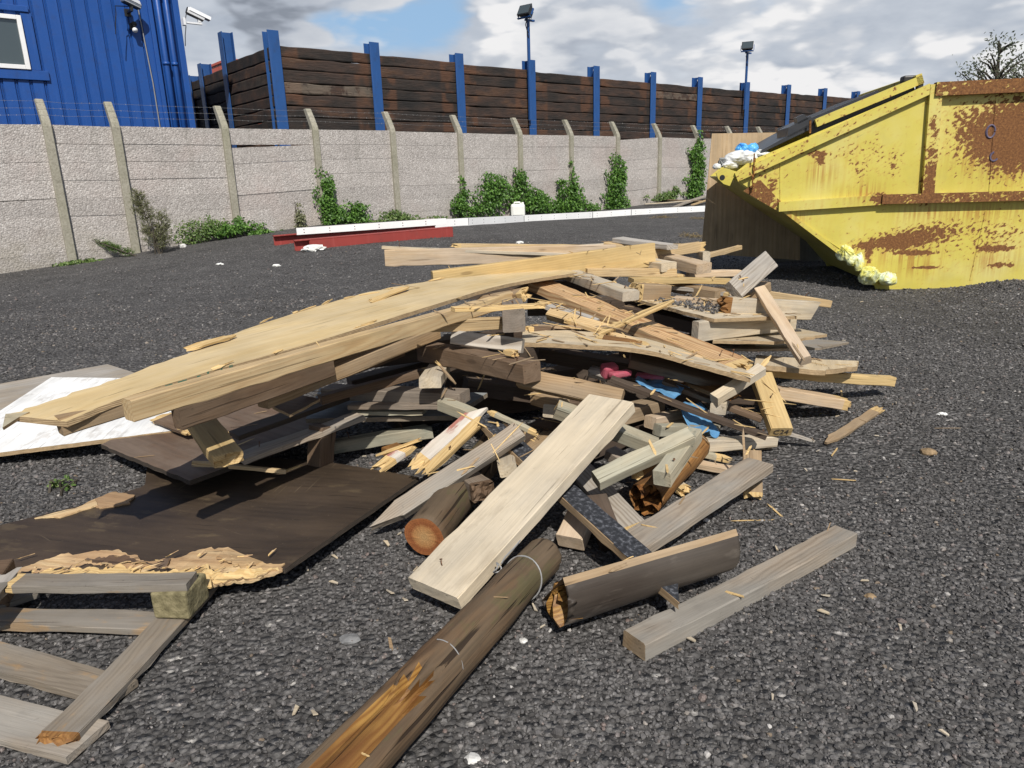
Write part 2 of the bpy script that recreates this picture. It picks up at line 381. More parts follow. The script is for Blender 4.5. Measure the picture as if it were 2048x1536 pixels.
def ground_mat():
    m, nt, bs = new_mat('dark_planings'); g = N(nt)
    p = g.pos()
    cells = g.voro(p, 55, out=1); cd = g.voro(p, 55, out=0)
    s = g.sep(cells)[0]
    col = g.ramp(s, [(0, (.078, .075, .073)), (.35, (.122, .117, .114)), (.7, (.165, .159, .155)), (.93, (.21, .202, .196)), (.975, (.27, .25, .24)), (1, (.50, .48, .45))], 'LINEAR')
    fine = g.noise(p, 160, 3, .7)
    wide = g.noise(p, .7, 5, .65)
    mid = g.noise(p, 4, 4, .65)
    v = g.math('MULTIPLY', g.math('ADD', .45, g.math('MULTIPLY', wide, .85)), g.math('ADD', .5, g.math('MULTIPLY', mid, .9)))
    v = g.math('MULTIPLY', v, g.math('ADD', .7, g.math('MULTIPLY', fine, .6)))
    dk = g.smooth(cd, .30, .7)
    col = g.mix(g.math('MULTIPLY', dk, .5), col, (.030, .028, .028))
    col = g.hsv(col, v)
    wsp = g.math('MULTIPLY', g.smooth(g.voro(p, 7.5, out=0), .085, .055), g.smooth(g.noise(p, 1.7, 2), .42, .6))
    col = g.mix(wsp, col, (.5, .49, .47))
    nt.links.new(col, bs.inputs['Base Color']); bs.inputs['Roughness'].default_value = .9
    bs.inputs['Specular IOR Level'].default_value = .25
    h = g.math('ADD', g.math('MULTIPLY', cd, -1.0), g.math('MULTIPLY', mid, 1.2))
    nt.links.new(g.bump(g.math('ADD', h, g.math('MULTIPLY', fine, .25)), 1.0, .022), bs.inputs['Normal'])
    return m
M['ground'] = ground_mat()
def stone_mat():
    m, nt, bs = new_mat('crushed_stone'); g = N(nt)
    r = g.island()
    col = g.ramp(r, [(0, (.052, .049, .047)), (.3, (.077, .072, .070)), (.6, (.104, .098, .095)), (.84, (.14, .133, .13)), (.945, (.18, .17, .165)), (.97, (.17, .128, .113)), (.986, (.22, .20, .19)), (.993, (.18, .13, .08)), (.9985, (.36, .34, .32)), (1, (.5, .48, .46))])
    n = g.noise(g.pos(), 150, 3, .7)
    pat = g.math('ADD', .52, g.math('MULTIPLY', g.noise(g.pos(), 1.1, 4, .6), .72))
    col = g.hsv(col, g.math('MULTIPLY', pat, g.math('ADD', .5, g.math('MULTIPLY', n, 1.0))))
    nt.links.new(col, bs.inputs['Base Color']); nt.links.new(g.math('ADD', .38, g.math('MULTIPLY', g.math('FRACT', g.math('MULTIPLY', r, 13.7)), .5)), bs.inputs['Roughness'])
    bs.inputs['Specular IOR Level'].default_value = .5
    nt.links.new(g.bump(n, .5, .003), bs.inputs['Normal'])
    return m
M['stone'] = stone_mat()

# ------------------------------------------------------------------ object helpers
def tag(o, label=None, cat=None, group=None, kind=None):
    if label: o['label'] = label
    if cat: o['category'] = cat
    if group: o['group'] = group
    if kind: o['kind'] = kind
    return o
def empty(name, loc, label, cat, group=None):
    o = bpy.data.objects.new(name, None); COL.objects.link(o); o.location = loc
    o.empty_display_size = .1
    return tag(o, label, cat, group)
def link(name, me, mats, mw=None, parent=None):
    o = bpy.data.objects.new(name, me); COL.objects.link(o)
    for m in (mats if isinstance(mats, (list, tuple)) else [mats]): me.materials.append(m)
    if parent is not None:
        o.parent = parent
        top = parent; off = Vector((0, 0, 0))
        o.matrix_parent_inverse = world_of(parent).inverted()
    if mw is not None: o.matrix_basis = mw
    return o
def world_of(o):
    if o.parent is None: return o.matrix_basis.copy()
    return world_of(o.parent) @ o.matrix_parent_inverse @ o.matrix_basis
def frame(X, Z, loc):
    X = X.normalized(); Y = Z.cross(X).normalized(); Z = X.cross(Y).normalized()
    return Matrix(((X.x, Y.x, Z.x, loc.x), (X.y, Y.y, Z.y, loc.y), (X.z, Y.z, Z.z, loc.z), (0, 0, 0, 1)))
def mesh_from(verts, faces, mats_idx=None, smooth=False):
    me = bpy.data.meshes.new('m'); me.from_pydata([tuple(v) for v in verts], [], faces)
    if mats_idx is not None: me.polygons.foreach_set('material_index', mats_idx)
    if smooth: me.polygons.foreach_set('use_smooth', [True] * len(faces))
    me.update(); return me
class MB:
    def __init__(s): s.v = []; s.f = []; s.mi = []
    def add(s, vs, fs, mi=0):
        b = len(s.v); s.v += [Vector(v) for v in vs]; s.f += [tuple(i + b for i in f) for f in fs]; s.mi += [mi] * len(fs)
    def box(s, c, sx, sy, sz, mw=None, mi=0, bev=0):
        hx, hy, hz = sx / 2, sy / 2, sz / 2
        if bev <= 0:
            vs = [(x, y, z) for x in (-hx, hx) for y in (-hy, hy) for z in (-hz, hz)]
            fs = [(0, 1, 3, 2), (4, 6, 7, 5), (0, 4, 5, 1), (2, 3, 7, 6), (0, 2, 6, 4), (1, 5, 7, 3)]
        else:
            bm = bmesh.new(); bmesh.ops.create_cube(bm, size=1)
            for v in bm.verts: v.co = Vector((v.co.x * sx, v.co.y * sy, v.co.z * sz))
            bmesh.ops.bevel(bm, geom=bm.edges[:], offset=bev, segments=2, profile=.5, affect='EDGES')
            bm.verts.index_update()
            vs = [v.co.copy() for v in bm.verts]; fs = [tuple(v.index for v in f.verts) for f in bm.faces]; bm.free()
        c = Vector(c)
        if mw is not None: vs = [mw @ (Vector(v) + c) for v in vs]
        else: vs = [Vector(v) + c for v in vs]
        s.add(vs, fs, mi)
    def tube(s, pts, rad, seg=8, mi=0, cap=True):
        pts = [Vector(p) for p in pts]; n = len(pts)
        rads = rad if isinstance(rad, (list, tuple)) else [rad] * n
        vs = []; fs = []; up = None
        for i, p in enumerate(pts):
            t = (pts[min(i + 1, n - 1)] - pts[max(i - 1, 0)]).normalized()
            if up is None:
                up = t.orthogonal().normalized()
            else:
                up = (up - t * up.dot(t)).normalized()
            b = t.cross(up)
            for k in range(seg):
                a = 2 * math.pi * k / seg
                vs.append(p + (up * math.cos(a) + b * math.sin(a)) * rads[i])
        for i in range(n - 1):
            for k in range(seg):
                k2 = (k + 1) % seg
                fs.append((i * seg + k, i * seg + k2, (i + 1) * seg + k2, (i + 1) * seg + k))
        if cap:
            fs.append(tuple(range(seg - 1, -1, -1))); fs.append(tuple((n - 1) * seg + k for k in range(seg)))
        s.add(vs, fs, mi)
    def prism(s, poly, ext, mi=0):
        """closed polygon (3D points) extruded along vector ext"""
        n = len(poly); ext = Vector(ext)
        vs = [Vector(p) for p in poly] + [Vector(p) + ext for p in poly]
        fs = [tuple(range(n)), tuple(range(2 * n - 1, n - 1, -1))]
        for i in range(n):
            j = (i + 1) % n; fs.append((i, i + n, j + n, j))
        s.add(vs, fs, mi)
    def mesh(s, smooth=False):
        me = mesh_from(s.v, s.f, s.mi, smooth)
        bm = bmesh.new(); bm.from_mesh(me); bmesh.ops.recalc_face_normals(bm, faces=bm.faces); bm.to_mesh(me); bm.free()
        return me
    def build(s, name, mats, parent=None, smooth=False, origin=None):
        me = s.mesh(smooth)
        if origin is None:
            if parent is not None and parent.type == 'EMPTY': origin = parent.location.copy()
            else:
                c = Vector((0, 0, 0))
                for v in s.v: c += v
                origin = c / max(1, len(s.v))
        me.transform(Matrix.Translation(-Vector(origin)))
        return link(name, me, mats, Matrix.Translation(Vector(origin)), parent)

def lin(a, b, n): return [a + (b - a) * i / n for i in range(n + 1)]

def timber_mesh(L, w, t, e0='cut', e1='cut', seed=0, bow=0., amp=.06, skew0=0., skew1=0., nick=.0020, endcol=False):
    """sawn timber along x: worn arrises, slight bow, cut / broken / pointed ends"""
    rs = random.Random(seed)
    c = min(.0035, w * .1, t * .1)
    J = max(3, min(9, int(w / .014))); K = max(2, min(5, int(t / .014)))
    ys = [-w / 2] + lin(-w / 2 + c, w / 2 - c, J) + [w / 2]
    zs = [-t / 2] + lin(-t / 2 + c, t / 2 - c, K) + [t / 2]
    nj, nk = len(ys), len(zs)
    NX = max(5, min(26, int(L / .05)))
    a0 = amp * 1.15 if e0 != 'cut' else .0
    a1 = amp * 1.15 if e1 != 'cut' else .0
    a0 = min(a0, L * .4); a1 = min(a1, L * .4)
    xs = lin(-L / 2 + a0, L / 2 - a1, NX)
    def per():
        out = []
        for j in range(nj): out.append((j, 0))
        for k in range(1, nk): out.append((nj - 1, k))
        for j in range(nj - 2, -1, -1): out.append((j, nk - 1))
        for k in range(nk - 2, 0, -1): out.append((0, k))
        return out
    PER = per(); np_ = len(PER)
    def yz(j, k):
        y, z = ys[j], zs[k]
        if j in (0, nj - 1) and k in (0, nk - 1): y *= 1 - .55 * c / (w / 2); z *= 1 - .55 * c / (t / 2)
        return y, z
    vs = []; fs = []
    ph = rs.uniform(0, 50); tw0 = rs.gauss(0, .035)
    if bow == 0: bow = rs.gauss(0, .0035) * L
    for i, x in enumerate(xs):
        b = bow * (1 - (2 * x / L) ** 2)
        tw = 0
        for (j, k) in PER:
            y, z = yz(j, k)
            edge = (j in (0, nj - 1)) + (k in (0, nk - 1))
            tws = tw0 * x; y, z = y - z * tws, z + y * tws
            nn = mnoise.noise(Vector((x * 14 + ph, y * 30, z * 30))) * nick * (1 + 2.2 * (edge == 2))
            vs.append((x, y * (1 + nn / (w / 2)), z * (1 + .6 * nn / (t / 2)) + b))
    for i in range(len(xs) - 1):
        for p in range(np_):
            q = (p + 1) % np_
            fs.append((i * np_ + p, (i + 1) * np_ + p, (i + 1) * np_ + q, i * np_ + q))
    def cap(side, mode, skew):
        sgn = -1 if side == 0 else 1
        base = (0 if side == 0 else len(xs) - 1) * np_
        x0 = xs[0] if side == 0 else xs[-1]
        am = a0 if side == 0 else a1
        b = bow * (1 - (2 * x0 / L) ** 2) if mode == 'cut' else 0
        idx = {}
        for j in range(nj):
            for k in range(nk):
                y, z = yz(j, k)
                if mode == 'cut':
                    if (j, k) in PER:
                        idx[j, k] = base + PER.index((j, k)); continue
                    dx = rs.uniform(-.0006, .0006)
                elif mode == 'broken':
                    q = mnoise.noise(Vector((y * 55 + ph, z * 70, side * 9.)))
                    q2 = rs.random()
                    dx = am * max(0.02, min(1, .5 + .6 * q + .5 * (q2 - .5)))
                    if rs.random() < .14: dx = am * rs.uniform(.8, 1.1)
                else:   # pointed
                    dx = am * (1 - abs(y / (w / 2)) * .95) * rs.uniform(.9, 1) if mode == 'point' else am * (.5 + .5 * (y / (w / 2))) * rs.uniform(.92, 1)
                idx[j, k] = len(vs); 
                shrink = 1 if mode in ('cut', 'broken') else .85
                vs.append((x0 + sgn * dx, y * shrink, z * shrink + b))
        if mode == 'cut' and skew:
            for p in range(np_):
                v = vs[base + p]; vs[base + p] = (v[0] + skew * v[1], v[1], v[2])
            for (j, k), ii in idx.items():
                if ii >= len(xs) * np_:
                    v = vs[ii]; vs[ii] = (v[0] + skew * v[1], v[1], v[2])
        for j in range(nj - 1):
            for k in range(nk - 1):
                q = (idx[j, k], idx[j + 1, k], idx[j + 1, k + 1], idx[j, k + 1])
                fs.append(q if side == 1 else q[::-1])
        if mode != 'cut':
            for p in range(np_):
                q = (p + 1) % np_
                A, B = base + p, base + q; C_, D = idx[PER[q]], idx[PER[p]]
                fs.append((A, D, C_, B) if side == 1 else (A, B, C_, D))
        return idx
    n_side = len(fs)
    cap(0, e0, skew0); n0 = len(fs); cap(1, e1, skew1)
    mi = [0] * n_side + [1 if e0 == 'broken' or endcol else 0] * (n0 - n_side) + [1 if e1 == 'broken' or endcol else 0] * (len(fs) - n0)
    me = mesh_from(vs, fs, mi)
    return me

TS = [0]
def timber(name, label, cat, a, b, w, t, roll=0, mat='pine', e0='cut', e1='cut', parent=None, group=None, bow=0., amp=.06, up=None, skew0=0, skew1=0, brk='splint', endm=None):
    """a, b: end centres as world Vectors or (px, py, distance-or-height)"""
    A = a if isinstance(a, Vector) else pt(*a); B = b if isinstance(b, Vector) else pt(*b)
    X = (B - A); L = X.length; X.normalize()
    n = X.cross(Vector((0, 0, 1))).normalized()      # horizontal width direction
    Yd = Matrix.Rotation(math.radians(roll), 3, X) @ n
    Zd = X.cross(Yd)
    mw = frame(X, Zd, (A + B) / 2)
    TS[0] += 1
    me = timber_mesh(L, w, t, e0, e1, TS[0] * 13 + 1, bow, amp, skew0, skew1, endcol=endm is not None)
    if endm: brk = endm
    o = link(name, me, [M[mat], M[brk]], mw, parent)
    if parent is None: tag(o, label, cat, group)
    elif label: o['label'] = label
    return o

def sheet(name, label, cat, pts, th, mat, edge, ragged=(), amp=.02, parent=None, group=None, seg=.03, warp=0., seed=1, wf=2.):
    """flat board with a given outline (corner points), real thickness, chosen edges torn"""
    rs = random.Random(seed)
    P = [p if isinstance(p, Vector) else pt(*p) for p in pts]
    c = sum(P, Vector((0, 0, 0))) / len(P)
    nrm = Vector((0, 0, 0))
    for i in range(len(P)):
        a, b = P[i] - c, P[(i + 1) % len(P)] - c; nrm += a.cross(b)
    nrm.normalize()
    if nrm.z < 0: nrm = -nrm; P = P[::-1]; ragged = [(len(P) - 2 - r) % len(P) for r in ragged]
    edges = sorted(((P[(i + 1) % len(P)] - P[i]).length, i) for i in range(len(P)))
    X = P[(edges[-1][1] + 1) % len(P)] - P[edges[-1][1]]
    mw = frame(X, nrm, c); inv = mw.inverted()
    Q = [inv @ p for p in P]
    out = []
    for i in range(len(Q)):
        a, b = Q[i], Q[(i + 1) % len(Q)]; d = b - a; L = Vector((d.x, d.y)).length
        n = max(1, int(L / seg)); nv = Vector((-d.y, d.x, 0)).normalized()
        for k in range(n):
            p = a + d * (k / n)
            if i in ragged:
                q = mnoise.noise(Vector((p.x * 14 + seed, p.y * 14, 0))) * amp + mnoise.noise(Vector((p.x * 60, p.y * 60, seed))) * amp * .7 + rs.uniform(-.3, .3) * amp
                p = p + nv * q
            else:
                p = p + nv * rs.uniform(-.0008, .0008)
            out.append(Vector((p.x, p.y, p.z)))
    bm = bmesh.new()
    top = [bm.verts.new((p.x, p.y, p.z * 1.0 + th / 2)) for p in out]
    f = bm.faces.new(top)
    bmesh.ops.triangulate(bm, faces=[f])
    bmesh.ops.subdivide_edges(bm, edges=[e for e in bm.edges if not e.is_boundary and e.calc_length() > .12], cuts=2)
    bmesh.ops.triangulate(bm, faces=bm.faces[:])
    if warp:
        for v in bm.verts: v.co.z += warp * mnoise.noise(Vector((v.co.x * wf + seed, v.co.y * wf * 1.6, 0)))
    faces = bm.faces[:]
    r = bmesh.ops.extrude_face_region(bm, geom=faces)
    for v in [g for g in r['geom'] if isinstance(g, bmesh.types.BMVert)]: v.co.z -= th
    bmesh.ops.recalc_face_normals(bm, faces=bm.faces[:])
    for f in bm.faces: f.material_index = 0 if abs(f.normal.z) > .6 else 1
    me = bpy.data.meshes.new(name); bm.to_mesh(me); bm.free()
    o = link(name, me, [M[mat], M[edge]], mw, parent)
    if parent is None: tag(o, label, cat, group)
    return o

def strip(name, label, cat, near, far, th, mat, edge, parent=None, group=None, sub=6, acr=6, rag=0., seed=3, ragfar=0.):
    """board that bends along its length: lists of stations along the near and the far edge"""
    A = [pt(*p) for p in near]; B = [pt(*p) for p in far]
    c = (A[0] + A[-1] + B[0] + B[-1]) / 4
    X = A[-1] - A[0]; Zn = X.cross(B[len(B) // 2] - A[len(A) // 2])
    if Zn.z < 0: Zn = -Zn
    mw = frame(X, Zn, c); inv = mw.inverted()
    def interp(S, u):
        u *= len(S) - 1; i = min(int(u), len(S) - 2); f = u - i
        p0 = S[max(i - 1, 0)]; p1 = S[i]; p2 = S[i + 1]; p3 = S[min(i + 2, len(S) - 1)]
        return .5 * ((2 * p1) + (p2 - p0) * f + (2 * p0 - 5 * p1 + 4 * p2 - p3) * f * f + (3 * p1 - p0 - 3 * p2 + p3) * f ** 3)
    NS = sub * (len(A) - 1)
    rs = random.Random(seed)
    top = []
    for i in range(NS + 1):
        u = i / NS; a, b = inv @ interp(A, u), inv @ interp(B, u)
        ra = (mnoise.noise(Vector((u * 40, seed, 0))) + rs.uniform(-.7, .7)) * rag
        rb = (mnoise.noise(Vector((u * 40, seed + 9, 0))) + rs.uniform(-.7, .7)) * ragfar
        d = (b - a).normalized()
        for j in range(acr + 1):
            v = j / acr
            p = a.lerp(b, v)
            if j == 0: p = p + d * ra
            if j == acr: p = p + d * rb
            top.append(p)
    n = len(top); W = acr + 1
    vs = top + [p - Vector((0, 0, th)) for p in top]
    fs = []; mi = []
    for i in range(NS):
        for j in range(acr):
            q = (i * W + j, (i + 1) * W + j, (i + 1) * W + j + 1, i * W + j + 1)
            fs.append(q); mi.append(0); fs.append(tuple(x + n for x in q[::-1])); mi.append(0)
    bd = [i * W for i in range(NS + 1)] + [NS * W + j for j in range(1, W)] + [i * W + acr for i in range(NS - 1, -1, -1)] + [j for j in range(acr - 1, 0, -1)]
    for k in range(len(bd)):
        a, b = bd[k], bd[(k + 1) % len(bd)]
        fs.append((a, a + n, b + n, b)); mi.append(1)
    me = mesh_from(vs, fs, mi)
    bm = bmesh.new(); bm.from_mesh(me); bmesh.ops.recalc_face_normals(bm, faces=bm.faces[:]); bm.to_mesh(me); bm.free()
    o = link(name, me, [M[mat], M[edge]], mw, parent)
    if parent is None: tag(o, label, cat, group)
    return o

def roundlog(name, a, b, r0, r1, mat, endmat, parent=None, seed=0, seg=28, nx=24, rough=.003, frac=1.0, start=0., rot0=0, rot1=0, carve=None, up=Vector((0, 0, 1)), smooth=True):
    """log: x along; optional partial arc (half round)"""
    A = a if isinstance(a, Vector) else pt(*a); B = b if isinstance(b, Vector) else pt(*b)
    X = B - A; L = X.length
    mw = frame(X, up, (A + B) / 2)
    rs = random.Random(seed); vs = []; fs = []; mi = []
    full = frac >= .999
    S = seg if full else seg + 1
    for i in range(nx + 1):
        u = i / nx; x = -L / 2 + L * u; r = r0 + (r1 - r0) * u
        for k in range(S):
            a_ = start + 2 * math.pi * frac * k / seg
            dx = 0
            if i == 0 and rot0: dx = rot0 * max(0, .4 + mnoise.noise(Vector((math.cos(a_) * 2.5, math.sin(a_) * 2.5, seed))) + rs.uniform(-.3, .3))
            if i == nx and rot1: dx = -rot1 * max(0, .4 + mnoise.noise(Vector((math.cos(a_) * 2.5, math.sin(a_) * 2.5, seed + 5))) + rs.uniform(-.3, .3))
            rr = r * (1 + mnoise.noise(Vector((x * 5, math.cos(a_) * 1.2 + seed, math.sin(a_) * 1.2))) * .05) + mnoise.noise(Vector((x * 8, math.cos(a_) * 9, math.sin(a_) * 9 + seed))) * rough
            if carve: rr *= carve(x + L / 2, a_)
            vs.append((x + dx, rr * math.cos(a_), rr * math.sin(a_)))
    for i in range(nx):
        for k in range(S if full else S - 1):
            k2 = (k + 1) % S
            fs.append((i * S + k, (i + 1) * S + k, (i + 1) * S + k2, i * S + k2)); mi.append(0)
    if not full:
        for i in range(nx):
            fs.append((i * S, i * S + S - 1, (i + 1) * S + S - 1, (i + 1) * S)); mi.append(2)
    for side in (0, 1):
        base = 0 if side == 0 else nx * S
        sgn = -1 if side == 0 else 1; rt = rot0 if side == 0 else rot1
        prev = [base + k for k in range(S)]
        for f_ in (.75, .5, .25):
            cur = []
            for k in range(S):
                v = vs[base + k]; off = rs.uniform(-1, 1) * (rt * .55 if rt else .0006)
                if rt: off -= sgn * rt * .25
                cur.append(len(vs)); vs.append((v[0] + off, v[1] * f_, v[2] * f_))
            for k in range(S if full else S - 1):
                k2 = (k + 1) % S; q = (prev[k], prev[k2], cur[k2], cur[k])
                fs.append(q if side == 1 else q[::-1]); mi.append(1)
            if not full:
                q = (prev[S - 1], prev[0], cur[0], cur[S - 1]); fs.append(q); mi.append(1)
            prev = cur
        fs.append(tuple(prev) if side == 1 else tuple(prev[::-1])); mi.append(1)
    me = mesh_from(vs, fs, mi)
    bm = bmesh.new(); bm.from_mesh(me); bmesh.ops.recalc_face_normals(bm, faces=bm.faces[:]); bm.to_mesh(me); bm.free()
    if smooth:
        me.polygons.foreach_set('use_smooth', [p.material_index == 0 for p in me.polygons])
    return link(name, me, [M[mat], M[endmat], M['pine']], mw, parent)

def blob(mb, c, rx, ry, rz, seed, amp=.25, freq=3., sub=4, mi=0):
    bm = bmesh.new(); bmesh.ops.create_icosphere(bm, subdivisions=sub, radius=1)
    vs = []
    for v in bm.verts:
        d = v.co.normalized()
        n = mnoise.noise(d * freq + Vector((seed, 0, 0))) * amp + (.35 - abs(mnoise.noise(d * freq * 2.0 + Vector((0, seed, 0))))) * amp * .7 + (.3 - abs(mnoise.noise(Vector((d.x * freq * 5, d.y * freq * 5, d.z * freq * 1.6 + seed))))) * amp * .2
        vs.append(Vector(c) + Vector((d.x * rx, d.y * ry, d.z * rz)) * (1 + n))
    bm.verts.index_update()
    fs = [tuple(v.index for v in f.verts) for f in bm.faces]; bm.free()
    mb.add(vs, fs, mi)
def bagblob(mb, c, rx, ry, rz, seed, tilt=0.):
    """tied plastic bag: gathered folds running out from the knot, slack rounded belly"""
    rs = random.Random(seed); nf = rs.choice((7, 9, 11)); NU, NV = 72, 40; vs = []; fs = []
    Rm = Matrix.Rotation(rs.uniform(0, 6), 4, 'Z'); Rt = Matrix.Rotation(tilt + rs.uniform(-.5, .5), 4, 'Y')
    for i in range(NV + 1):
        th = math.pi * i / NV
        for k in range(NU):
            ph = 2 * math.pi * k / NU
            top = max(0, 1 - th / 1.9)
            f = abs(math.sin(nf * .5 * ph + 1.5 * mnoise.noise(Vector((math.cos(ph) * 2, math.sin(ph) * 2, seed)))))
            d = Vector((math.sin(th) * math.cos(ph), math.sin(th) * math.sin(ph), math.cos(th)))
            r = 1 - .30 * top * (1 - f) - .10 * (1 - abs(mnoise.noise(d * 2.6 + Vector((seed, 0, 0)))) * 2.2) * .6 + .22 * mnoise.noise(d * 1.3 + Vector((0, seed, 0)))
            neck = 1 - .55 * sst((.5 - th) / .5)
            q = Rt @ Vector((d.x * r * neck, d.y * r * neck, d.z * r * (1.12 if th < .35 else 1)))
            vs.append(Vector(c) + (Rm @ Vector((q.x * rx, q.y * ry, max(-.85, q.z) * rz))))
    for i in range(NV):
        for k in range(NU):
            k2 = (k + 1) % NU; fs.append((i * NU + k, (i + 1) * NU + k, (i + 1) * NU + k2, i * NU + k2))
    mb.add(vs, fs)
# ================================================================== SETTING
def local_root(name, loc, X, label, cat, group=None):
    o = empty(name, loc, label, cat, group)
    o.matrix_basis = frame(Vector(X), Vector((0, 0, 1)), Vector(loc))
    return o
def child(mb, name, mats, root, smooth=False, label=None):
    me = mb.mesh(smooth) if isinstance(mb, MB) else mb
    o = bpy.data.objects.new(name, me); COL.objects.link(o)
    for m in (mats if isinstance(mats, (list, tuple)) else [mats]): me.materials.append(m)
    o.parent = root
    if label: o['label'] = label
    return o

def build_ground():
    ys = [-8, -5, -3, -1.5, -.5, 0]
    y = .3
    while y < 7: ys.append(y); y += .045 + y * .004
    while y < 700: ys.append(y); y *= 1.035
    nx = 150
    vs = []; fs = []
    for y in ys:
        hw = max(6, 1.25 * abs(y) + 3)
        for i in range(nx + 1):
            x = -hw + 2 * hw * i / nx
            vs.append((x, y, gz(x, y) if y < 80 else gz(x, y)))
    W = nx + 1
    for j in range(len(ys) - 1):
        for i in range(nx):
            fs.append((j * W + i, j * W + i + 1, (j + 1) * W + i + 1, (j + 1) * W + i))
    me = mesh_from(vs, fs, None, True)
    o = link('ground', me, M['ground'], Matrix.Identity(4)); o['kind'] = 'structure'
build_ground()

# ---------------- concrete panel wall
def s_of(p, P0, d): return (Vector((p.x, p.y, 0)) - Vector((P0.x, P0.y, 0))).dot(d)
postpx = [(91, 250), (228, 253), (447, 257), (627, 259), (783, 262), (917, 266), (1037, 269), (1140, 271), (1233, 273), (1318, 275), (1395, 277)]
PS = []
for q in postpx:
    p = onplane(*q, W0, WD); PS.append((s_of(p, W0, WD), p.z))
PS = [(PS[0][0] - 3.9, 2.17), (PS[0][0] - 1.95, 2.18)] + PS
for k in range(6): PS.append((PS[-1][0] + 2.0, 2.2 + .02 * k))
wall = local_root('concrete_panel_wall', W0, WD, 'pebbledashed concrete panel wall with cranked posts and barbed wire', 'wall')
# local: x along, y = away from the yard, z up
def wl(s, off, z): return Vector((s, off, z))
def zt(s):
    return lerp_tab([(a, b) for a, b in PS], s)
for i in range(len(PS) - 1):
    s0, s1 = PS[i][0] + .045, PS[i + 1][0] - .045
    mb = MB(); rr = random.Random(i * 7 + 1)
    zb = zt((s0 + s1) / 2)
    n = 8
    zc0 = zt(s0) + rr.uniform(-.008, .008); zc1 = zt(s1) + rr.uniform(-.008, .008)
    if i == 10: zc0 -= .10
    for k in range(n):
        g0 = rr.choice([-.002, -.002, .001, .004]); g1 = rr.choice([-.002, -.002, .001, .004])
        if i == 4 and k == 0: g0, g1 = .065, .004
        if i == 2 and k == 0: g0, g1 = .008, .007
        if i == 3 and k == 1: g0, g1 = .008, .004
        if i == 1 and k == 3: g0, g1 = .020, .008
        h = .298
        a0, a1, b0, b1 = zc0, zc1, zc0 - h, zc1 - h
        yo = rr.uniform(-.006, .008)
        vs = []
        for (s_, zz) in ((s0, a0), (s1, a1), (s1, b1), (s0, b0)):
            vs.append((s_, yo - .02, zz))
        mb.prism(vs, (0, .045, 0))
        zc0, zc1 = b0 - g0, b1 - g1
    if i != 4: mb.prism([(s0, .03, zc0), (s1, .03, zc1), (s1, .03, zt(s1) - .15), (s0, .03, zt(s0) - .15)], (0, .012, 0))
    child(mb, 'panel_bay', M['pebble'], wall)
rr = random.Random(5)
for i, (s, z) in enumerate(PS):
    mb = MB(); zb = -.7; w, d = .13, .14
    lean = rr.uniform(-.012, .012)
    # tapered body
    def ring(zz, s_, y_, w_, d_): return [(s_ - w_ / 2 + .008, y_ - d_ / 2, zz), (s_ + w_ / 2 - .008, y_ - d_ / 2, zz), (s_ + w_ / 2, y_ - d_ / 2 + .008, zz), (s_ + w_ / 2, y_ + d_ / 2, zz), (s_ - w_ / 2, y_ + d_ / 2, zz), (s_ - w_ / 2, y_ - d_ / 2 + .008, zz)]
    rings = [ring(zb, s, -.02, w * 1.05, d), ring(z - .02, s + lean, -.02, w, d), ring(z + .06, s + lean, .0, w * .98, d * .95), ring(z + .22, s + lean, .09, w * .96, d * .9), ring(z + .40, s + lean, .20, w * .92, d * .8), ring(z + .425, s + lean, .215, w * .86, d * .7)]
    n = 6; vs = [v for r in rings for v in r]; fs = []
    for a in range(len(rings) - 1):
        for k in range(n):
            fs.append((a * n + k, a * n + (k + 1) % n, (a + 1) * n + (k + 1) % n, (a + 1) * n + k))
    fs.append(tuple(range(n))[::-1]); fs.append(tuple((len(rings) - 1) * n + k for k in range(n)))
    mb.add(vs, fs)
    child(mb, 'post', M['concrete'], wall)
for hgt, yo in ((.16, .0), (.27, .06), (.385, .13)):
    mb = MB(); pts = []
    for i, (s, z) in enumerate(PS):
        pts.append(Vector((s, yo - .03 + .0, z + hgt)))
        if i < len(PS) - 1:
            s2, z2 = PS[i + 1]
            for f in (.33, .66): pts.append(Vector((s + (s2 - s) * f, yo - .03 + rr.uniform(-.01, .01), z + (z2 - z) * f + hgt - .012 + rr.uniform(-.008, .008))))
    mb.tube(pts, .0016, 4)
    for i in range(len(pts) - 1):
        a, b = pts[i], pts[i + 1]; L = (b - a).length
        for k in range(int(L / .11)):
            p = a.lerp(b, (k + .5) * .11 / L)
            d = Vector((rr.uniform(-.3, .3), rr.uniform(-1, 1), rr.uniform(-1, 1))).normalized() * .016
            mb.tube([p - d, p + d], .0022, 3)
    child(mb, 'barbed_wire', M['wire'], wall)

# ---------------- sleeper wall with blue steel posts
SD = Vector((math.sin(math.radians(50.3)), math.cos(math.radians(50.3)), 0))
SP0 = Vector((-5.26, 17.98, 0))
SN = Vector((-SD.y, SD.x, 0))      # away from the yard
spx = [(540, 62), (742, 86), (912, 108), (1057, 121), (1187, 133), (1301, 145), (1395, 155), (1490, 165), (1573, 170), (1646, 177), (1712, 183)]
ROOT = local_root('sleeper_wall', SP0, SD, 'tall retaining wall of dark railway sleepers between blue steel posts', 'retaining wall')
SPS = []
for q in spx:
    p = onplane(*q, SP0, SD); SPS.append((s_of(p, SP0, SD), p.z))
stop_px = [(555, 94), (735, 104), (755, 110), (900, 124), (930, 128), (1045, 140), (1075, 145), (1180, 154), (1198, 158), (1290, 165), (1315, 168), (1385, 172), (1408, 175), (1480, 181), (1500, 183), (1568, 187), (1588, 188), (1640, 191), (1660, 194), (1705, 197)]
ST = sorted((s_of(onplane(*q, SP0, SD), SP0, SD), onplane(*q, SP0, SD).z) for q in stop_px)
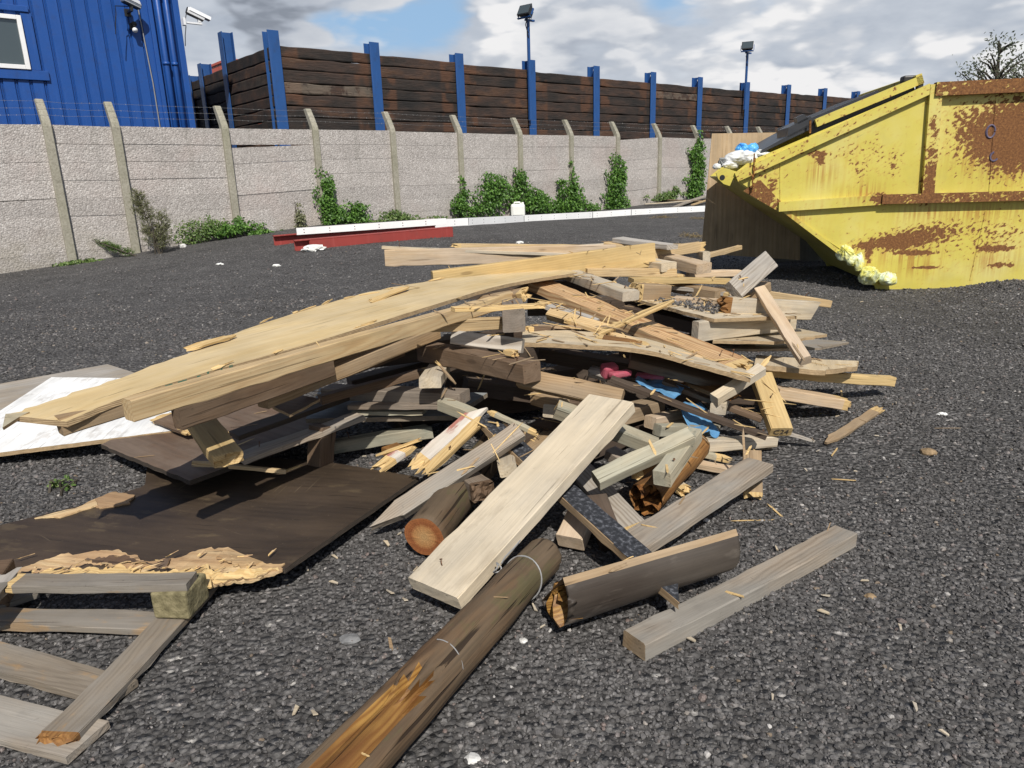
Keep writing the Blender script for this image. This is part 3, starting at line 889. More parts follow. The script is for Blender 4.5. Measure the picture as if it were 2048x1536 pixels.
def sleeper(mb, s0, s1, y0, ztop, zbot, th, rr, axis='x'):
    n = 14; vs = []; fs = []
    ph = rr.uniform(0, 99)
    for i in range(n + 1):
        s = s0 + (s1 - s0) * i / n
        a = ztop - .006 - max(0, mnoise.noise(Vector((s * 1.7, ph, 0)))) * .035
        b = zbot + .004 + max(0, mnoise.noise(Vector((s * 1.7, ph + 7, 0)))) * .028
        yo = y0 + mnoise.noise(Vector((s * .8, ph + 3, 0))) * .015
        for (dy, zz) in ((.012, a), (0, a - .02), (0, b + .02), (.012, b), (th, b), (th, a)):
            vs.append((s, yo + dy, zz) if axis == 'x' else (yo + dy, s, zz))
    for i in range(n):
        for k in range(6):
            k2 = (k + 1) % 6
            fs.append((i * 6 + k, (i + 1) * 6 + k, (i + 1) * 6 + k2, i * 6 + k2))
    fs.append(tuple(range(6))); fs.append(tuple(n * 6 + k for k in range(6)))
    mb.add(vs, fs)
def hpost(ztop, name='steel_post'):
    mb = MB(); W_, D_, T_ = .27, .27, .022
    zb = -.3; H = ztop - zb; c = (ztop + zb) / 2
    mb.box((0, -D_ / 2, c), W_, T_, H, bev=.003); mb.box((0, D_ / 2, c), W_, T_, H, bev=.003)
    mb.box((0, 0, c), .016, D_ - T_ - .004, H)
    mb.prism([(-.045, -.02, ztop - .16), (-.008 - .0, -.02, ztop - .16), (-.026, -.02, ztop - .07)], (0, -.006, 0), 1)  # white triangle painted in for the bright sky seen through the lifting hole
    return mb
rr = random.Random(21)
for i in range(len(SPS) - 1):
    s0, s1 = SPS[i][0] + .012, SPS[i + 1][0] - .012
    mid = (s0 + s1) / 2; mb = MB()
    z0, z1 = lerp_tab(ST, s0 + .1), lerp_tab(ST, s1 - .1)
    h = .262; zt_ = (z0 + z1) / 2
    k = 0
    while zt_ > .6 and k < 13:
        hh = h * rr.uniform(.93, 1.07)
        sleeper(mb, -(s1 - s0) / 2, (s1 - s0) / 2, -.075 + rr.uniform(-.012, .012), zt_, zt_ - hh, .15, rr)
        zt_ -= hh; k += 1
    mb.box((0, .10, (lerp_tab(ST, s0) + .3) / 2 - .1), s1 - s0 - .02, .03, lerp_tab(ST, s0) - .5)
    o = child(mb, 'sleeper_panel', M['sleeper'], ROOT); o.location = (mid, 0, 0)
mbx = MB()
for i, (s, z) in enumerate(SPS):
    o = child(hpost(z), 'steel_post', [M['bluepost'], M['upvc']], ROOT); o.location = (s, 0, 0)
# the return running back from the corner
C0 = SP0 + SD * SPS[0][0]
rpx = [(450, 65), (408, 128), (386, 152)]
RPS = []
for q in rpx:
    p = onplane(*q, C0, SN); RPS.append(((Vector((p.x, p.y, 0)) - C0).dot(SN), p.z))
rt = sorted(((Vector((p.x, p.y, 0)) - C0).dot(SN), p.z) for p in [onplane(*q, C0, SN) for q in ((512, 105), (475, 122), (440, 142), (410, 152), (388, 166))])
prev = 0
for i, (s, z) in enumerate(RPS):
    s0, s1 = prev + .012, s - .012
    mb = MB(); zt_ = lerp_tab(rt, (s0 + s1) / 2); k = 0
    while zt_ > .8 and k < 14:
        hh = .262 * rr.uniform(.93, 1.07)
        sleeper(mb, -(s1 - s0) / 2, (s1 - s0) / 2, -.075, zt_, zt_ - hh, .15, rr, 'y'); zt_ -= hh; k += 1
    o = child(mb, 'sleeper_panel', M['sleeper'], ROOT); o.location = (SPS[0][0], (s0 + s1) / 2, 0)
    me = hpost(z).mesh()
    me.transform(Matrix.Rotation(math.radians(-90), 4, 'Z'))
    o = child(me, 'steel_post', [M['bluepost'], M['upvc']], ROOT); o.location = (SPS[0][0], s, 0)
    prev = s
# orange red steel box seen over the return
p = onplane(421, 128, C0 + SD * 1.2, SN)
mb = MB(); mb.box((0, 0, -1.6), 1.2, 2.0, 3.2, bev=.02)
mb2 = MB(); mb2.box((0, 0, .02), 1.26, 2.06, .08, bev=.01)
bxr = local_root('steel_container', Vector((p.x + .55, p.y + .6, p.z)), SD, 'orange red steel container showing just over the sleeper wall', 'container')
child(mb, 'body', M['orangered'], bxr); child(mb2, 'rim', M['orangered'], bxr)
bxr.location.z = p.z

# ---------------- floodlights on the posts
def floodlight(label, base, zt_, turn):
    r = local_root('floodlight', base, SD, label, 'floodlight', 'floodlights on the sleeper wall posts')
    H = zt_ - base.z
    mb = MB(); mb.box((0, 0, H / 2), .07, .07, H, bev=.006); mb.box((.06, -.0, H + .015), .34, .07, .05, bev=.005)
    child(mb, 'pole', M['bluepost'], r)
    mb = MB(); R = Matrix.Translation((-.14, -.08, H + .2)) @ Matrix.Rotation(math.radians(turn), 4, 'Z') @ Matrix.Rotation(math.radians(-32), 4, 'X')
    # flared housing, ribbed back and glass
    fr = [(-.21, -.10, -.16), (.21, -.10, -.16), (.21, -.10, .16), (-.21, -.10, .16)]; bk = [(-.13, .13, -.09), (.13, .13, -.09), (.13, .13, .09), (-.13, .13, .09)]
    mb.add([R @ Vector(v) for v in fr + bk], [(3, 2, 1, 0), (4, 5, 6, 7), (0, 1, 5, 4), (1, 2, 6, 5), (2, 3, 7, 6), (3, 0, 4, 7)])
    for k in range(4): mb.box((-.09 + .06 * k, .12, .02), .012, .14, .22, R)
    lh = child(mb, 'lamp_head', M['blackmetal'], r)
    mb = MB(); mb.box((0, -.106, 0), .37, .008, .27, R); child(mb, 'glass', M['glass'], lh)
    mb = MB(); mb.box((-.235, .0, -.03), .02, .05, .2, R); mb.box((.235, .0, -.03), .02, .05, .2, R); mb.box((0, 0, -.19), .46, .05, .02, R); child(mb, 'bracket', M['bluepost'], r)
    mb = MB(); mb.tube([R @ Vector((0, .12, -.08)), Vector((-.12, -.02, H - .12)), Vector((-.07, -.04, H - .3)), Vector((-.03, -.05, H - .45))], .012, 5); child(mb, 'cable', M['blackmetal'], r)
for (q0, q1, lab, turn) in (((1060, 215), (1060, 42), 'black floodlight on the taller blue pole, left of the two', -78), ((1490, 200), (1491, 106), 'black floodlight on blue pole just left of the skip lid', -60)):
    a = onplane(q0[0], q0[1], SP0 - SN * .24, SD); b = onplane(q1[0], q1[1], SP0 - SN * .24, SD)
    floodlight(lab, Vector((a.x, a.y, a.z - .35)), b.z, turn)

# ---------------- blue clad building
BO = 2.1
BP0 = W0 - WN * BO
bc = s_of(onplane(386, 235, BP0, WD), BP0, WD)
BL = local_root('blue_building', BP0, WD, 'blue corrugated steel clad building with a white framed window', 'building')
mb = MB(); prof = []
s = bc - 20; pitch = .235
ZB, ZT = .1, 7.4
while s < bc - .62:
    prof += [(s, 0), (s + pitch - .062, 0), (s + pitch - .052, .028), (s + pitch - .040, .028), (s + pitch - .034, .012), (s + pitch - .026, .012), (s + pitch - .020, .028), (s + pitch - .008, .028)]
    s += pitch
prof += [(s, 0), (bc - .60, 0)]
vs = []; fs = []
for (a, b) in prof: vs += [(a, b, ZB), (a, b, ZT)]
for i in range(len(prof) - 1): fs.append((2 * i, 2 * i + 2, 2 * i + 3, 2 * i + 1))
mb.add(vs, fs)
mb.prism([(bc - 20, .04, ZB), (bc - .02, .04, ZB), (bc - .02, .04, ZT), (bc - 20, .04, ZT)], (0, 8, 0))
child(mb, 'cladding', M['blue'], BL)
mb = MB(); mb.box((bc - 10, 3.9, ZT + .06), 20.4, 8.6, .12); child(mb, 'roof', M['blue'], BL)
# rounded pipes and corner trims at the near right end
mb = MB(); mb.box((bc - .055, -.02, (ZB + ZT) / 2), .12, .12, ZT - ZB, bev=.008); child(mb, 'corner_trim', M['blue'], BL)
mb = MB(); mb.box((bc - .56, -.015, (ZB + ZT) / 2), .08, .10, ZT - ZB, bev=.006); child(mb, 'corner_trim', M['blue'], BL)
for u, rad in ((bc - .41, .055), (bc - .24, .05)):
    mb = MB(); mb.tube([(u, -.07, ZB), (u, -.07, ZT)], rad, 16)
    for zz in (2.3, 3.6, 5.0): mb.tube([(u, -.07, zz - .03), (u, -.07, zz + .03)], rad * 1.25, 16)
    child(mb, 'downpipe', M['blue'], BL, True)
mb = MB(); mb.tube([(bc - .70, -.03, ZB), (bc - .715, -.03, 3.2), (bc - .78, -.03, 4.6)], .012, 6); child(mb, 'cable', M['wire'], BL)
# window
def bp(px, py): 
    p = onplane(px, py, BP0, WD); return s_of(p, BP0, WD), p.z
(wr, wt), (wr2, wb) = bp(41, 32), bp(60, 140)
wr = (wr + wr2) / 2
wl_ = wr - 1.25
fw = .075
win = MB()
for (c, sx, sz) in (((wr - fw / 2, 0, (wt + wb) / 2), fw, wt - wb), ((wl_ + fw / 2, 0, (wt + wb) / 2), fw, wt - wb)):
    win.box((c[0], -.035, c[2]), sx, .07, sz, bev=.006)
for zz in (wt - fw / 2, wb + fw / 2): win.box(((wr + wl_) / 2, -.034, zz), wr - wl_ - 2 * fw - .002, .066, fw, bev=.006)
wn = child(win, 'window_frame', M['upvc'], BL)
pane = MB(); pane.box(((wr + wl_) / 2, -.012, (wt + wb) / 2), wr - wl_ - 2 * fw + .01, .012, wt - wb - 2 * fw + .01); 
po = child(pane, 'pane', M['glass'], wn)
tr = MB()
tr.box(((wr + wl_) / 2 + .07, -.02, wb - .09), wr - wl_ + .42, .05, .17, bev=.006)
tr.box(((wr + wl_) / 2 + .03, -.022, wt + .12), wr - wl_ + .22, .06, .10, bev=.006)
tr.box((wr + .09, -.012, (wt + wb) / 2 + .03), .17, .03, wt - wb + .06, bev=.004)
child(tr, 'window_trim', M['blue'], BL)

# ---------------- cameras and sensors on the building
def cctv(label, at, yaw, pit, L=.46, arm=True):
    r = local_root('security_camera', at, WD, label, 'security camera', 'security cameras on the blue building')
    R = Matrix.Rotation(math.radians(yaw), 4, 'Z') @ Matrix.Rotation(math.radians(pit), 4, 'Y')
    mb = MB(); 
    prof = [(-.06, -.055), (.06, -.055), (.07, .0), (.05, .055), (-.05, .055), (-.07, 0)]
    mb.prism([R @ Vector((-L / 2, a, b)) for a, b in prof], R.to_3x3() @ Vector((L * .82, 0, 0)))
    child(mb, 'housing', M['camwhite'], r)
    mb = MB(); prof2 = [(-.085, .0), (.085, .0), (.065, .07), (-.065, .07)]
    mb.prism([R @ Vector((-L / 2 + .03, a, b)) for a, b in prof2], R.to_3x3() @ Vector((L * 1.02, 0, 0))); child(mb, 'sunshield', M['camwhite'], r)
    mb = MB(); mb.prism([R @ Vector((-L / 2 - .012, a * .95, b * .95)) for a, b in prof], R.to_3x3() @ Vector((.0115, 0, 0))); mb.prism([R @ Vector((-L/2, a, -.075)) for a in (-.05, .05)] + [R @ Vector((-L/2, a, -.058)) for a in (.05, -.05)], R.to_3x3() @ Vector((L * .8, 0, 0))); child(mb, 'back_plate', M['blackmetal'], r)
    mb = MB(); mb.box((.02, 0, -.11), .06, .06, .08, bev=.006)
    if arm: mb.box((-.11, 0, -.17), .36, .055, .035, bev=.006); mb.box((-.30, 0, -.16), .05, .12, .14, bev=.006)
    else: mb.box((.02, .12, -.16), .05, .30, .04, bev=.006); mb.box((.02, .27, -.16), .12, .03, .14, bev=.006)
    child(mb, 'bracket', M['camwhite'] if arm else M['blackmetal'], r)
    mb = MB(); mb.tube([R @ Vector((-L / 2, 0, -.02)), Vector((-.27, -.02, -.12)), Vector((-.27, .0, -.25)), Vector((-.31, .0, -.42)), Vector((-.33, .02, -.62))], .009, 5); child(mb, 'cable', M['blackmetal'], r)
p = onplane(395, 30, BP0 + WN * .1, WD); cctv('white security camera on a bracket at the building corner', Vector((p.x, p.y, p.z)), -6, 22, .42, True)
p = onplane(258, 2, BP0 + WN * .35, WD); cctv('white security camera cut by the top of the photo', Vector((p.x, p.y, p.z)), -150, -10, .46, False)
p = onplane(266, 52, BP0 + WN * .1, WD)
r = local_root('security_light', p, WD, 'small round twin sensor light under the top security camera', 'security light')
mb = MB(); mb.box((0, .06, -.0), .09, .06, .12, bev=.008); child(mb, 'bracket', M['blackmetal'], r)
for dz, mt in ((.05, 'blackmetal'), (-.06, 'camwhite')):
    mb = MB(); mb.tube([(0.01, .02, dz), (0.005, -.06, dz - .02), (0, -.09, dz - .03)], [.03, .045, .05], 14); child(mb, 'lamp', M[mt], r, True)

# ---------------- red steel beams, white channels
def ibeam(label, a, b, h, w, plate=None):
    X = b - a; L = X.length
    r = empty('steel_beam', a, label, 'steel beam', 'red steel beams by the wall'); r.matrix_basis = frame(X, Vector((0, 0, 1)), a)
    mb = MB(); mb.box((L / 2, 0, h - .008), L, w, .016, bev=.002); mb.box((L / 2, 0, .008), L, w, .016, bev=.002); mb.box((L / 2, 0, h / 2), L, .012, h - .034)
    child(mb, 'beam', M['redsteel'], r)
    if plate:
        mb = MB(); mb.box(((plate + L) / 2, -w / 2 + .008, h / 2), L - plate, .010, h - .036); child(mb, 'side_plate', M['redsteel'], r)
        mb = MB(); mb.box((plate - .006, -w / 4, h / 2), .010, w / 2 - .03, h - .036); child(mb, 'stiffener', M['redsteel'], r)
a = gpt(592, 503); b = gpt(907, 474)
up = Vector((0, 0, .005))
d = (b - a).normalized(); nrm = Vector((-d.y, d.x, 0))
ibeam('red oxide steel beam nearest the wood pile, white bag against it', a + nrm * .09 + up, b + nrm * .09 + up, .17, .17, .24)
a2 = gpt(552, 493); b2 = gpt(880, 464)
ibeam('red oxide steel beam behind the other one, sticking out further left', a2 + nrm * .20 + up, b2 + nrm * .26 + up, .17, .17)
def channel(label, a, b, h=.11, w=.06, tilt=0):
    X = b - a; L = X.length
    r = empty('steel_channel', a, label, 'steel channel', 'white steel channels along the wall'); r.matrix_basis = frame(X, Vector((0, 0, 1)), a)
    mb = MB(); mb.box((L / 2, 0, h / 2), L, .006, h, bev=.001); mb.box((L / 2, w / 2, h - .004), L, w - .007, .006, bev=.001); mb.box((L / 2, w / 2, .004), L, w - .007, .006, bev=.001)
    x = .12
    while x < L - .05:
        for zz in (h * .3, h * .7):
            mb.tube([(x, -.0035, zz), (x, -.0045, zz)], .009, 8, 1)
        x += .42
    child(mb, 'channel', [M['whitesteel'], M['blackmetal']], r)
ca = a + nrm * .28 + Vector((0, 0, .18)); 
c1 = onplane(594, 470, ca, d); c2 = onplane(893, 449, ca, d)
channel('long white drilled steel channel resting on the red beams', c1, c2, .11)
lst = [(860, 455, 937, 450), (938, 450, 1048, 443), (1049, 443, 1185, 435), (1186, 435, 1262, 430), (1263, 430, 1412, 422)]
lab = ['short white steel channel running past the end of the red beams', 'white steel channel just left of the white can', 'white steel channel just right of the white can', 'white steel channel between the can and the ivied post', 'white steel channel ending behind the plywood sheet']
for (x0, y0, x1, y1), l in zip(lst, lab):
    A = gpt(x0, y0 + 1); B = gpt(x1, y1 + 1)
    channel(l, A, A + (B - A) * .997, .15)
# white plastic can
p = gpt(1036, 433)
k = p.y * .96 / 1450
r = empty('jerrycan', p, 'white plastic jerrycan standing by the wall behind the pile', 'jerrycan')
mb = MB(); mb.box((0, 0, .155 * k / .0127), 29 * k, 22 * k, 26 * k, bev=4.5 * k)
mb.box((0, -11 * k, .155 * k / .0127), 20 * k, 1.4 * k, 18 * k, bev=.6 * k)
child(mb, 'body', M['whiteplastic'], r)
mb = MB(); mb.tube([(-8 * k, 0, 25 * k), (-6 * k, 0, 28 * k), (4 * k, 0, 28 * k), (6 * k, 0, 25 * k)], 1.6 * k, 8); child(mb, 'handle', M['whiteplastic'], r, True)
mb = MB(); mb.tube([(10 * k, 0, 24 * k), (10 * k, 0, 28 * k)], 2.6 * k, 14); child(mb, 'cap', M['whiteplastic'], r)

# ---------------- yellow skip
SY = math.radians(9)
SA = Vector((math.cos(SY), -math.sin(SY), 0)); SB = Vector((math.sin(SY), math.cos(SY), 0))
S0 = pt(1745, 574, .02); S0.z = 0
def su(px, py):
    p = onplane(px, py, S0, SA); return (p - Vector((S0.x, S0.y, 0))).dot(SA), p.z
def skip_paint(name, rustall=0.0):
    m, nt, bs = new_mat(name); g = N(nt)
    o = g.obj(); x, y, z = g.sep(o)
    fld = None
    for (px, py, rx, ry, amt) in [(2050, 250, 68, 75, .33), (1965, 262, 60, 60, .19), (2000, 300, 95, 55, .13), (2030, 330, 60, 40, .10), (1925, 230, 40, 50, .10), (1815, 478, 62, 18, .30), (1790, 487, 34, 14, .22), (1740, 490, 50, 14, .10), (1865, 462, 60, 20, .15), (1835, 506, 40, 5, .45), (1905, 460, 50, 30, .08), (1990, 497, 36, 6, .38), (2000, 465, 60, 40, .15), (2005, 530, 26, 5, .32), (1940, 520, 60, 30, .06), (1636, 308, 38, 8, .22), (1640, 322, 11, 14, .30), (1700, 300, 22, 32, .10), (1720, 340, 18, 40, .13), (1750, 300, 18, 36, .12), (1785, 330, 20, 36, .16), (1530, 355, 45, 40, .13), (1545, 372, 8, 12, .25), (1858, 340, 14, 55, .18), (1853, 380, 14, 28, .26), (1860, 250, 6, 10, .25), (1760, 398, 26, 12, .42), (1725, 492, 22, 8, .25), (1738, 510, 8, 22, .3), (1852, 535, 28, 3, .5)]:
        u, v = su(px, py); ru = abs(su(px + rx, py)[0] - u); rv = abs(su(px, py + ry)[1] - v)
        dx = g.math('DIVIDE', g.math('SUBTRACT', x, u), ru); dz = g.math('DIVIDE', g.math('SUBTRACT', z, v), rv)
        e = g.math('ADD', g.math('MULTIPLY', dx, dx), g.math('MULTIPLY', dz, dz))
        e = g.math('MULTIPLY', g.math('EXPONENT', g.math('MULTIPLY', e, -1.0)), amt)
        fld = e if fld is None else g.math('ADD', fld, e)
    run = None
    for (px, py, rx, ry) in [(2030, 330, 95, 35), (1960, 310, 50, 40), (1815, 512, 62, 22), (1835, 530, 40, 22), (1990, 520, 40, 22), (1640, 345, 30, 26), (1725, 385, 40, 20), (1855, 425, 60, 16), (1950, 425, 90, 18), (1580, 435, 30, 14)]:
        u, v = su(px, py); ru = abs(su(px + rx, py)[0] - u); rv = abs(su(px, py + ry)[1] - v)
        dx = g.math('DIVIDE', g.math('SUBTRACT', x, u), ru); dz = g.math('DIVIDE', g.math('SUBTRACT', z, v), rv)
        e = g.math('EXPONENT', g.math('MULTIPLY', g.math('ADD', g.math('MULTIPLY', dx, dx), g.math('MULTIPLY', dz, dz)), -1.0))
        run = e if run is None else g.math('MAXIMUM', run, e)
    a = math.radians(38)
    rot = g.comb(g.math('ADD', g.math('MULTIPLY', x, math.cos(a)), g.math('MULTIPLY', z, math.sin(a))), y, g.math('SUBTRACT', g.math('MULTIPLY', z, math.cos(a)), g.math('MULTIPLY', x, math.sin(a))))
    n1 = g.noise(g.scl(rot, (.75, 1, 1.25)), 30, 3, .55, .3)
    n2 = g.noise(o, 7, 5, .65)
    sc = g.math('ADD', g.math('MULTIPLY', n1, .85), g.math('MULTIPLY', n2, .15))
    sc = g.math('ADD', sc, fld)
    rust = g.smooth(g.math('ADD', sc, rustall), .665, .72)
    halo = g.smooth(g.math('ADD', sc, rustall), .56, .72)
    st = g.smooth(g.noise(g.scl(o, (22, 22, 1.1)), 1, 4, .6), .5, .72)
    st = g.math('MULTIPLY', st, g.smooth(g.noise(o, 1.8, 3), .42, .62))
    nr = g.noise(o, 60, 4, .7)
    rc = g.ramp(nr, [(.3, (.085, .034, .012)), (.5, (.165, .068, .020)), (.7, (.28, .13, .04))])
    yb = g.ramp(g.noise(o, 1.6, 4), [(.3, (.52, .44, .07)), (.5, (.57, .49, .10)), (.7, (.60, .53, .18))])
    col = g.mix(g.math('MULTIPLY', halo, .6), yb, (.50, .30, .07))
    col = g.mix(g.math('MULTIPLY', st, .35), col, (.50, .30, .06))
    rs_ = g.math('MULTIPLY', g.smooth(g.noise(g.scl(o, (40, 40, 1.3)), 1, 3, .6), .40, .62), run)
    col = g.mix(g.math('MULTIPLY', rs_, .8), col, (.36, .16, .035))
    grm = g.smooth(g.noise(o, 2.6, 5, .7), .52, .72)
    col = g.mix(g.math('MULTIPLY', grm, .22), col, (.38, .32, .12))
    gs = g.smooth(g.noise(g.scl(rot, (1, 1, 5)), 3.5, 3), .70, .76)
    col = g.mix(g.math('MULTIPLY', gs, .35), col, (.12, .20, .12))
    col = g.mix(rust, col, rc)
    nt.links.new(col, bs.inputs['Base Color'])
    nt.links.new(g.math('ADD', .42, g.math('MULTIPLY', rust, .45)), bs.inputs['Roughness'])
    h = g.math('ADD', g.math('MULTIPLY', rust, -.4), g.math('MULTIPLY', g.noise(o, 2.2, 2), 8))
    h = g.math('ADD', h, g.math('MULTIPLY', nr, g.math('MULTIPLY', rust, .5)))
    nt.links.new(g.bump(h, .35, .006), bs.inputs['Normal'])
    return m
M['skip'] = skip_paint('yellow_skip_paint'); M['skiprust'] = skip_paint('rusted_yellow_skip_steel', .055); M['skiprust2'] = skip_paint('heavily_rusted_skip_steel', .25)
SK = empty('waste_skip', S0, 'large rusty yellow enclosed waste skip with sloping end', 'skip'); SK.matrix_basis = frame(SA, Vector((0, 0, 1)), S0)
DEP = 1.72
def P2(lst): return [su(*q) for q in lst]
out_ = P2([(1462, 352), (1500, 322), (1852, 172), (1868, 178), (2048, 170)])
u_r = out_[-1][0] + 1.9; z_top = out_[-1][1] - .02
out_[-1] = (u_r, z_top)
low = P2([(1556, 416), (1700, 511), (1745, 563)])
poly = out_ + [(u_r, -.05), (low[2][0] + .06, -.05), low[2], low[1], low[0]]
mb = MB(); 
# two side plates, sloping floor, far end: a hollow shell of real plate
def plate(poly2, y, th, mi=0): mb.prism([(u, y, v) for u, v in poly2], (0, th, 0), mi)
plate(poly, 0, .012); plate(poly, DEP - .012, .012)
def deck(a, b, th=.012):
    d = Vector((b[0] - a[0], 0, b[1] - a[1])).normalized(); n = Vector((d.z, 0, -d.x)) * th
    A = Vector((a[0], .013, a[1])); B = Vector((b[0], .013, b[1]))
    mb.prism([A, B, B + n, A + n], (0, DEP - .026, 0))
deck(out_[0], low[0]); deck(low[0], low[1]); deck(low[1], low[2]); deck(low[2], (u_r, -.03)); deck((u_r - .02, -.02), (u_r - .02, z_top)); deck(out_[3], (u_r, z_top), -.012)
child(mb, 'body', M['skip'], SK)
def bar2(a, b, w, th, y0, name, mat, lab=None):
    """flat steel section on the side between two (u,v) points, w tall below the line"""
    a = Vector((a[0], 0, a[1])); b = Vector((b[0], 0, b[1])); d = (b - a).normalized(); n = Vector((d.z, 0, -d.x)) * w
    m_ = MB(); m_.prism([Vector((p.x, y0, p.z)) for p in (a, b, b + n, a + n)], (0, -th, 0))
    return child(m_, name, M[mat], SK, label=lab)
bar2(su(1468, 346), su(1856, 168), .085, .045, -.001, 'sloping_rim', 'skiprust')
bar2(su(1868, 166), (u_r, su(2048, 158)[1]), .11, .07, -.001, 'top_rail', 'skiprust2', 'brown rusted top rail')
a, b = su(1857, 170), su(1840, 392); 
m_ = MB(); tw = .10
m_.prism([(a[0], -.001, a[1]), (a[0] + tw, -.001, a[1]), (b[0] + tw, -.001, b[1]), (b[0], -.001, b[1])], (0, -.05, 0)); child(m_, 'corner_post', M['skiprust'], SK)
bar2(su(1556, 404), su(1760, 390), .085, .05, -.001, 'middle_rail', 'skip')
bar2((su(1760, 390)[0] + .003, su(1760, 390)[1] + .004), (u_r, su(2048, 384)[1] + .01), .082, .07, -.001, 'middle_rail', 'skiprust2', 'brown rusted middle rail')
bar2((low[0][0] - .02, low[0][1] + .01), (low[2][0], low[2][1] + .01), -.035, .02, -.001, 'bottom_flange', 'skiprust')
m_ = MB(); q = P2([(1486, 382), (1520, 360), (1575, 418), (1560, 424), (1548, 418)]); m_.prism([(u, -.002, v) for u, v in q], (0, -.014, 0)); child(m_, 'gusset', M['skiprust2'], SK, label='rusted brown corner gusset')
# weld seams and loading eye
for q0, q1 in (((1992, 190), (1978, 384)), ((1972, 418), (1940, 560)), ((1560, 320), (1560, 402))):
    a, b = su(*q0), su(*q1); m_ = MB(); m_.tube([(a[0], -.001, a[1]), (b[0], -.001, b[1])], .005, 5); child(m_, 'weld_seam', M['skiprust'], SK)
m_ = MB(); lug = P2([(1432, 346), (1450, 336), (1475, 344), (1484, 350), (1466, 356), (1459, 372), (1447, 368), (1436, 358)])
m_.prism([(u, -.02, v) for u, v in lug], (0, .05, 0)); child(m_, 'lifting_lug', M['skip'], SK)
m_ = MB(); u, v = su(1444, 355); m_.tube([(u, -.024, v), (u, -.020, v)], .024, 16); child(m_, 'lug_hole', M['blackmetal'], SK)
# hanging chain on the tip
m_ = MB(); rr = random.Random(3); a = su(1507, 312); b = su(1503, 378)
for k in range(9):
    f = k / 8; c = Vector((a[0] + (b[0] - a[0]) * f + rr.uniform(-.006, .006), -.06, a[1] + (b[1] - a[1]) * f))
    m_.box(c, .022 if k % 2 else .01, .012 if k % 2 else .024, .042, bev=.004)
child(m_, 'chain', M['rot'], SK)
# graffiti ring and figure, faded purple grey
m_ = MB(); M['mark'] = painted('faded_purple_paint', (.10, .085, .14), .6)
def arc(c, rx, rz, a0, a1, n=18):
    u, v = su(*c); return [(u + rx * math.cos(math.radians(a0 + (a1 - a0) * i / n)), -.002, v + rz * math.sin(math.radians(a0 + (a1 - a0) * i / n))) for i in range(n + 1)]
m_.tube(arc((1981, 263), .034, .052, 0, 350), .009, 5); m_.tube(arc((1988, 313), .032, .036, 100, 330), .009, 5)
child(m_, 'painted_mark', M['mark'], SK)
# lids: yellow frame and black plastic lids lying on the slope
m_ = MB(); a, b = su(1634, 254), su(1848, 166)
A = Vector((a[0], -.01, a[1])); B = Vector((b[0], -.01, b[1])); d = (B - A).normalized(); n = Vector((-d.z, 0, d.x))
m_.prism([A, B, B + n * .07, A + n * .07], (0, .05, 0)); m_.prism([B - d * .05, B, B + n * .085, B - d * .05 + n * .085], (0, DEP - .1, 0))
m_.prism([A + Vector((0, DEP - .1, 0)), B + Vector((0, DEP - .1, 0)), B + n * .07 + Vector((0, DEP - .1, 0)), A + n * .07 + Vector((0, DEP - .1, 0))], (0, .05, 0))
child(m_, 'lid_frame', M['skiprust'], SK)
m_ = MB(); A2 = A - d * .05 + n * .035
m_.prism([A2 + Vector((0, .052, 0)), B - d * .06 + n * .035 + Vector((0, .052, 0)), B - d * .06 + n * .05 + Vector((0, .052, 0)), A2 + n * .015 + Vector((0, .052, 0))], (0, DEP - .16, 0))
m_.prism([A2 - n * .09 + Vector((0, .07, 0)), B - d * .06 - n * .12 + Vector((0, .07, 0)), B - d * .06 + n * .034 + Vector((0, .07, 0)), A2 - n * .001 + Vector((0, .07, 0))], (0, .02, 0))  # added black skirt, stands in for the shaded interior under the lid
for k in range(6):
    y0 = .2 + k * .24
    m_.prism([A2 + n * .015 + Vector((0, y0, 0)), B - d * .3 + n * .05 + Vector((0, y0, 0)), B - d * .3 + n * .09 + Vector((0, y0, 0)), A2 + n * .055 + Vector((0, y0, 0))], (0, .1, 0))
child(m_, 'lid', M['blacklid'], SK, label='black ribbed plastic lid')
m_ = MB(); C_ = su(1525, 305); D_ = su(1640, 250)
A3 = Vector((C_[0], .04, C_[1])); B3 = Vector((D_[0], .04, D_[1]))
d3 = (B3 - A3).normalized(); n3 = Vector((-d3.z, 0, d3.x))
m_.prism([A3, B3, B3 + n3 * .05, A3 + n3 * .02], (0, DEP - .1, 0))
m_.prism([B3 - d3 * .28 + n3 * .02, B3 - d3 * .02 + n3 * .02, B3 - d3 * .04 + n3 * .11, B3 - d3 * .24 + n3 * .10], (0, .5, 0))
m_.prism([B3 - d3 * .16 + n3 * .09, B3 - d3 * .06 + n3 * .09, B3 - d3 * .08 + n3 * .15, B3 - d3 * .15 + n3 * .15], (0, .12, 0))
child(m_, 'lid', M['blacklid'], SK, label='black plastic lid flap nearest the tip')
m_ = MB(); a = su(1619, 262); m_.tube([(a[0], -.02, a[1] - .02), (a[0] - .005, -.02, a[1] + .09)], .010, 6); child(m_, 'hinge_pin', M['rot'], SK)
m_ = MB(); a = su(1838, 158); m_.box((a[0] - .05, .1, a[1] + .01), .12, .1, .06, bev=.015); m_.box((a[0] + .02, .03, a[1] - .06), .05, .06, .09, bev=.01); child(m_, 'latch', M['blackmetal'], SK)
